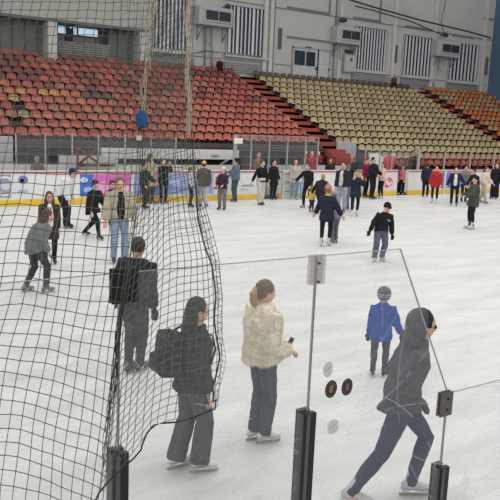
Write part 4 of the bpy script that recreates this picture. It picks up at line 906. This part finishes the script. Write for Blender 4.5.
p = ony(238, 141, YD); q = MB(); q.box((p.x-.2, YD-.06, p.z-.11), (p.x+.2, YD+.03, p.z+.11)); o = bevel(q.build('post_box', mat('pbox', (222, 222, 216), .6)), .02); tag(o, 'white box at the top of the thick middle glass post', 'box')
# white sheets and red bag behind the right boards
q = MB(); q.add([V(p_) for p_ in ((22.9, 24.7, 1.24), (24.1, 24.7, 1.22), (24.5, 24.75, 2.0), (23.9, 24.8, 1.75), (23.4, 24.8, 1.98), (22.9, 24.8, 1.93))], [(0, 1, 3, 5), (1, 2, 3), (3, 4, 5)])
o = q.build('white_sheet', mat('sheet', (224, 222, 218), .8)); s_ = o.modifiers.new('t', 'SOLIDIFY'); s_.thickness = .08; tag(o, 'crumpled white sheet propped behind the right boards', 'sheet')
q = MB(); q.loft([(24.0, 24.62, 1.21), (24.02, 24.62, 1.6), (24.0, 24.62, 1.85), (24.0, 24.62, 1.9)], [(.3, .09), (.36, .1), (.26, .08), (.1, .04)], 14); o = q.build('red_bag', cloth('redbag', (206, 70, 78)), None, True); tag(o, 'red bag standing on the ledge behind the right boards', 'bag')

# ------------------------------------------------------------------ near glass and its fittings
YG = 2.96
NG = glass_material('near_glass', (.972, .978, .978), .03, True, .012); EDGE = mat('glass_edge', (150, 156, 154), .35)
DARK = mat('post_black', (30, 31, 33), .45, .08, 6); CH = mat('post_channel', (84, 86, 88), .45)
J0, J1, J2 = 1.235, 2.392, 3.575; ZT = 2.40; ZB = .45
def pane(pts, lab):     # outline in (X, z)
    r_ = empty('near_glass', (0, YG, 0)); tag(r_, lab, 'glass')
    q = MB(); q.poly_prism([V((x, -.005, z)) for x, z in pts], V((0, .01, 0))); q.build('pane', NG, r_)
    q = MB(); n = len(pts)
    for a, b in zip(pts, pts[1:]+pts[:1]):
        A_, B_ = V((a[0], 0, a[1])), V((b[0], 0, b[1]))
        if max(A_.z, B_.z) < ZB+.01: continue
        d = (B_-A_).normalized(); nn_ = V((-d.z, 0, d.x))*.0015
        q.poly_prism([A_-nn_+V((0, -.006, 0)), B_-nn_+V((0, -.006, 0)), B_+nn_+V((0, -.006, 0)), A_+nn_+V((0, -.006, 0))], V((0, .012, 0)))
    q.build('pane_edge', EDGE, r_)
pane([(-.6, ZB), (J0-.004, ZB), (J0-.004, ZT), (-.6, ZT)], 'tall scratched glass panel left of the black clamp, behind the net')
pane([(J0+.004, ZB), (J1-.004, ZB), (J1-.004, ZT), (J0+.004, ZT)], 'tall scratched glass panel between the black clamp and the pale clamp')
pane([(J1+.004, ZB), (J2-.004, ZB), (J2-.004, 1.40), (3.03, ZT), (J1+.004, ZT)], 'scratched glass panel with its upper right corner cut off at a slant')
pane([(J2+.004, ZB), (4.9, ZB), (4.9, 1.385), (J2+.004, 1.385)], 'low glass panel at the right edge, right of the grey clamp')
def chpost(X, z1, lab):
    r_ = empty('glass_post', (X, YG, 0)); tag(r_, lab, 'post')
    q = MB(); w = .038
    q.box((-w, -.05, 0), (w, -.012, z1)); q.box((-w, .012, 0), (w, .05, z1)); q.box((-w, -.012, 0), (-w+.012, .012, z1-.01)) ; bevel(q.build('channel', DARK, r_), .003)
    q = MB(); q.box((-w+.006, -.053, 0), (-w+.030, -.049, z1-.004)); q.build('channel_lip', CH, r_)
    q = MB(); q.box((-w-.002, -.03, .0), (-w, .03, z1-.01)); q.build('side_face', CH, r_)
chpost(J0+.0, 1.525, 'black steel glass post under the black clamp, at the foot of the net')
chpost(J1-.01, 1.50, 'tall black steel glass post at the bottom centre')
chpost(J2-.0, .872, 'short black steel glass post under the grey clamp at lower right')
def clamp(px0, px1, py0, py1, m, nb, lab, th=.012, boltm=None):
    a, b = ony(px0, py1, YG-.02), ony(px1, py0, YG-.02); r_ = empty('glass_clamp', ((a.x+b.x)/2, YG, a.z)); tag(r_, lab, 'clamp'); w = (b.x-a.x)/2; h = b.z-a.z
    q = MB(); q.box((-w, -.008-th, 0), (w, -.008, h)); bevel(q.build('front_plate', m, r_), .003)
    q = MB(); q.box((-w, .008, 0), (w, .008+th, h)); bevel(q.build('rear_plate', m, r_), .003)
    for k in range(nb):
        z = h*(.28+.44*k/(max(1, nb-1))) if nb > 1 else h*.8
        if lab.startswith('pale'): z = h*(.72 if k else .10)
        q = MB(); q.loft([(w*.08, -.008-th, z), (w*.08, -.018-th, z)], [.007, .006], 12); q.build('bolt', boltm or mat('bolt', (26, 26, 28), .4), r_)
PL = glass_material('pale_plastic', (.82, .79, .79), .2, False, .04)
clamp(310, 327.5, 254.5, 286, PL, 2, 'pale see-through plastic clamp joining two glass panels', .006)
clamp(440, 454, 391, 418, mat('clamp_grey', (96, 92, 86), .6), 2, 'dark grey metal clamp with two bolts over the short post')
clamp(112, 139, 268, 305, mat('clamp_black', (16, 16, 18), .4), 2, 'large black clamp plate behind the net')
# stickers on the cut-off panel
def sticker(x, y, rx, rz, c, kind, lab, rot=0):
    p = ony(x, y, YG-.005); r_ = empty('round_sticker', (p.x, YG-.005, p.z)); tag(r_, lab, 'sticker'); rr = random.Random(x)
    q = MB(); pts = []
    for k in range(28):
        t = 2*math.pi*k/28; f_ = 1 if kind == 'dark' else 1-.16*max(0, noise.noise(V((math.cos(t)*1.5, math.sin(t)*1.5, x))))*2
        pts.append(V((math.cos(t+rot)*rx*f_, 0, math.sin(t+rot)*rz*f_)))
    q.poly_prism(pts, V((0, -.0015, 0))); q.build('sticker_disc', mat('stk%s' % (c,), c, .6, .2, 60), r_)
    if kind == 'dark':
        c2 = (140, 112, 92) if x < 340 else (118, 92, 104)
        q = MB()
        for k in range(12):
            t = 2*math.pi*k/12; q.ball((math.cos(t)*rx*.76, -.002, math.sin(t)*rz*.76), (.004, .0008, .005), 6, 4)
        q.build('letter_ring', mat('ring%s' % (c2,), c2, .6), r_)
        q = MB(); q.ball((0, -.002, 0), (rx*.34, .001, rz*.46), 10, 6); q.ball((rx*.2, -.002, rz*.35), (rx*.22, .001, rz*.12), 8, 5); q.build('emblem', mat('emb%s' % (c2,), c2, .6), r_)
    else:
        q = MB(); q.loft([(-rx*.3, -.002, -.2*rz), (rx*.1, -.002, rz*.1), (rx*.3, -.002, rz*.4)], [.0012]*3, 5); q.build('scrape', mat('scrape', (120, 120, 112), .7), r_)
sticker(328, 369.5, .037, .047, (206, 205, 196), 'pale', 'worn white sticker, topmost of the four on the cut-off glass panel')
sticker(331, 389, .045, .054, (50, 44, 44), 'dark', 'dark round sticker with a brown emblem, left of the dark pair')
sticker(347, 387, .043, .053, (58, 46, 54), 'dark', 'dark maroon round sticker, right of the dark pair')
sticker(333, 427, .042, .052, (208, 207, 198), 'pale', 'worn white sticker below the dark pair on the glass')
# low near board that carries the glass
q = MB(); q.box((-8, YG-.07, 0), (12, YG+.07, ZB)); q.build('near_board', BW).__setitem__('kind', 'structure'); bpy.data.objects['near_board'].name = 'wall_near_board'

# ------------------------------------------------------------------ safety net
NETM = mat('net_cord', (92, 95, 88), .85, .2, 40); NETL = mat('net_cord_pale', (168, 160, 140), .85, .2, 30); ROPE = mat('edge_rope', (58, 56, 52), .85, .25, 40, .5, 200)
def interp(tab, y):
    if y <= tab[0][0]: return tab[0][1]
    for (a, b), (c, d) in zip(tab, tab[1:]):
        if y <= c: return b+(d-b)*(y-a)/(c-a)
    return tab[-1][1]
BUN = [(-20, 153), (0, 152), (60, 147), (120, 142), (200, 138), (260, 129), (330, 119), (400, 111), (470, 103), (520, 97)]
EDG = [(-20, 197), (0, 196), (60, 192), (120, 192), (160, 195), (200, 202), (230, 211), (262, 219), (300, 222), (340, 222), (380, 220), (400, 218), (420, 216)]
ROP = [(-20, 191), (0, 191), (60, 190), (120, 191), (160, 193), (190, 196), (220, 198), (247, 205), (265, 212), (295, 216), (319, 214), (335, 216), (356, 220), (372, 217), (390, 212), (398, 215)]
YDP = [(-20, 3.75), (0, 3.7), (120, 3.45), (250, 2.95), (290, 2.80), (520, 2.74)]
def netP(x, y, dy=0.0):
    w = noise.noise(V((x*.02, y*.015, 3)))*.07+noise.noise(V((x*.07, y*.05, 9)))*.02
    return ony(x, y, interp(YDP, y)+w*(1 if y < 250 else .4)+dy)
net = empty('safety_net', netP(150, 300)); tag(net, 'dark knotted safety net hanging down the left side in front of the glass', 'net')
nl = net.location
# left sheet
q = MB(); SP = [(-20, 9.6), (0, 9.7), (150, 10.8), (250, 12), (400, 12.8), (520, 13)]
ys = [-14.]
while ys[-1] < 512: ys.append(ys[-1]+interp([(0, 8.2), (120, 9.2), (200, 11.5), (260, 13.4), (500, 14.6)], ys[-1]))
def sheet1(k, y):
    sp = interp(SP, y); w = sp*(k-2.6*(1-math.exp(-k/3.2))); B = interp(BUN, y); x = B-w
    g_ = min(1, max(0, (y-180)/90)); h2 = min(1, max(0, (y-330)/60))
    yo = g_*(5*math.sin((x-55)/30)+14*math.exp(-w/22)*(.3+.7*h2)+h2*.10*(x-20))
    yo += 3*noise.noise(V((x*.03, y*.02, 1))); x += 4*noise.noise(V((x*.02, y*.013, 5)))*min(1, w/30)+g_*3*math.sin(y/42+.6)*min(1, w/40)
    return netP(x, y+yo)-nl
G1 = [[sheet1(k*1.0, y) for k in range(0, 21)] for y in ys]
for r_ in G1: q.tube(r_, .0021)
for k in range(21): q.tube([r_[k] for r_ in G1], .0021)
for r_ in G1:
    for p in r_: q.ball(p, .0038, 4, 3)
q.build('netting', NETM, net)
# right sheet
q = MB(); BOT = [(0, 492), (.12, 478), (.25, 462), (.33, 446), (.42, 428), (.55, 420), (.75, 416), (1, 406), (1.1, 402)]
nc, nr = 18, 56
def sheet2(i, j):
    t = i/(nc-1); tt = t-.05*math.sin(2*math.pi*t); yb = interp(BOT, t); v = j/nr
    y = -14+(yb+14)*(v**1.0); B, E_ = interp(BUN, y), interp(EDG, y)
    x = B+(E_-B)*tt; x += 2.2*noise.noise(V((x*.05, y*.02, 8)))*math.sin(math.pi*t)
    yo = -(t)*(1-v)*10 + 2.5*noise.noise(V((x*.06, y*.04, 2)))*(1-v**6)+ (-6*math.sin(math.pi*t)*(1-v) if y > 200 else 0)
    return netP(x, y+yo, .03*math.sin(t*9+y*.01))-nl
G2 = [[sheet2(i, j) for i in range(nc)] for j in range(nr+1)]
for r_ in G2: q.tube(r_, .0019)
for i in range(nc): q.tube([r_[i] for r_ in G2], .0019)
q.build('netting', NETM, net)
# second layer folded behind the upper part, and the fold outside the edge rope
q = MB()
def sheet3(i, j):
    t = i/13; y = -14+j*7.0; B = interp([(-20, 118), (0, 120), (150, 112), (300, 104)], y); E_ = interp(EDG, y)
    x = B+(E_-B)*t; return netP(x+4*math.sin(y/30+t*3), y-t*16, .12+.03*math.sin(t*14))-nl
G3 = [[sheet3(i, j) for i in range(14)] for j in range(38)]
for j, r_ in enumerate(G3):
    q.tube(r_, .0012)
for i in range(14): q.tube([r_[i] for r_ in G3], .0012)
q.build('netting', mat('net_cord_faded', (108, 108, 100), .85, .2, 40), net)
q = MB(); G4 = [[netP(interp(ROP, y)+u*(interp([(0, 0), (190, 2), (240, 7), (380, 6), (405, 2)], y)), y+u*3, .02)-nl for u in (0, .5, 1)] for y in [180+5.6*k for k in range(40)]]
for r_ in G4: q.tube(r_, .0013)
for i in range(3): q.tube([r_[i] for r_ in G4], .0013)
q.build('netting_fold', NETM, net)
# bunched net along the middle: many gathered cords
q = MB(); rb = random.Random(11)
for k in range(13):
    ph, am, y0, y1 = rb.uniform(0, 6.28), rb.uniform(1.0, 4.4), (122 if k < 3 else rb.uniform(298, 325)), rb.uniform(380, 470); pts = []
    y = y0
    while y < y1: pts.append(netP(interp(BUN, y)+am*math.sin(y/17.+k*1.7+ph)*(.8+.2*math.sin(y/50)), y, -.03+.02*math.cos(y/9+ph))-nl); y += 4.5
    q.tube(pts, .0014, 4)
q.build('gathered_cords', ROPE, net)
q = MB()
for k in range(9):
    ph, am = rb.uniform(0, 6.28), rb.uniform(.8, 3.2); pts = []
    y = -14
    while y < 136: pts.append(netP(interp(ROP, y)-2+am*math.sin(y/9.+ph), y, -.03)-nl); y += 4.5
    q.tube(pts, .0019, 4)
q.build('gathered_cords', NETL, net); q = MB()
for k in range(7):
    ph, am = rb.uniform(0, 6.28), rb.uniform(1., 5); pts = []; y = -14
    while y < 120: pts.append(netP(interp(BUN, y)+am*math.sin(y/9.+ph), y, -.03)-nl); y += 4.5
    q.tube(pts, .0014, 4)
q.build('gathered_cords', NETL, net)
# edge rope, round the edge and the hem
pts = [(interp(ROP, y), y) for y in [130+6*k for k in range(45)]]
pts += [(213, 402), (216, 400), (215, 409), (205, 413), (192, 418), (178, 422), (164, 423), (154, 425), (147, 433), (142, 445), (141, 450), (133, 459), (120, 470), (108, 482), (99, 493), (93, 506)]
q = MB(); P_ = [netP(x, y, -.06 if y > 380 else -.03)-nl for x, y in pts]; q.loft(P_, [.0042 if p_[1] > 185 else .003 for p_ in pts], 8); q.build('edge_rope', ROPE, net, True)
# the net's hanging rope above
q = MB(); q.loft([netP(x, y)-nl for x, y in [(-10, -14), (60, -14), (150, -14), (198, -14)]], [.006]*4, 8); q.build('head_rope', ROPE, net, True)
# blue cloth bundle tied at the gathered net, white tag below it
c0 = netP(142, 119, -.05); r_ = empty('blue_cloth_bundle', c0); tag(r_, 'blue cloth bundle tied to the gathered net above the ice', 'cloth bundle')
q = MB(); q.loft([(0, 0, -.045), (0, 0, -.03), (0, 0, 0), (0, 0, .02), (0, 0, .036), (0, 0, .045)], [(.014, .012), (.026, .02), (.034, .028), (.033, .027), (.02, .018), (.008, .008)], 18)
q.v = [tuple(V(v_)*(1+.22*noise.noise(V(v_)*55))) for v_ in q.v]; q.build('cloth', cloth('blue_b', (56, 84, 132)), r_, True)
q = MB(); q.loft([(-.016, 0, -.046), (.016, 0, -.04)], [.006, .006], 8); q.build('tie_cord', ROPE, r_, True)
c0 = netP(139, 138, -.05); q = MB(); q.box((-.014, -.004, -.012), (.014, .004, .012)); o = bevel(q.build('white_tag', mat('tagw', (206, 204, 194), .7)), .002); o.location = c0; tag(o, 'small white tag on the gathered net under the blue bundle', 'tag')

# ------------------------------------------------------------------ light: rows of hall lamps over the ice plus soft daylight
w = bpy.data.worlds.new('world'); sc.world = w; w.use_nodes = True
w.node_tree.nodes['Background'].inputs[0].default_value = (1, .99, .965, 1); w.node_tree.nodes['Background'].inputs[1].default_value = .78
for x in (4, 14, 24, 34):
    for y in (5, 14, 22):
        l = bpy.data.lights.new('hall_lamp', 'AREA'); l.shape = 'RECTANGLE'; l.size = 7; l.size_y = 1.2; l.energy = 225; l.color = (1, .985, .96)
        o = bpy.data.objects.new('hall_lamp', l); col.objects.link(o); o.location = (x, y, 11); o.rotation_euler = (0, 0, 0)
vs_ = sc.view_settings; vs_.view_transform = 'Standard'; vs_.look = 'None'; vs_.gamma = 1; vs_.use_curve_mapping = False; vs_.exposure = 0.0
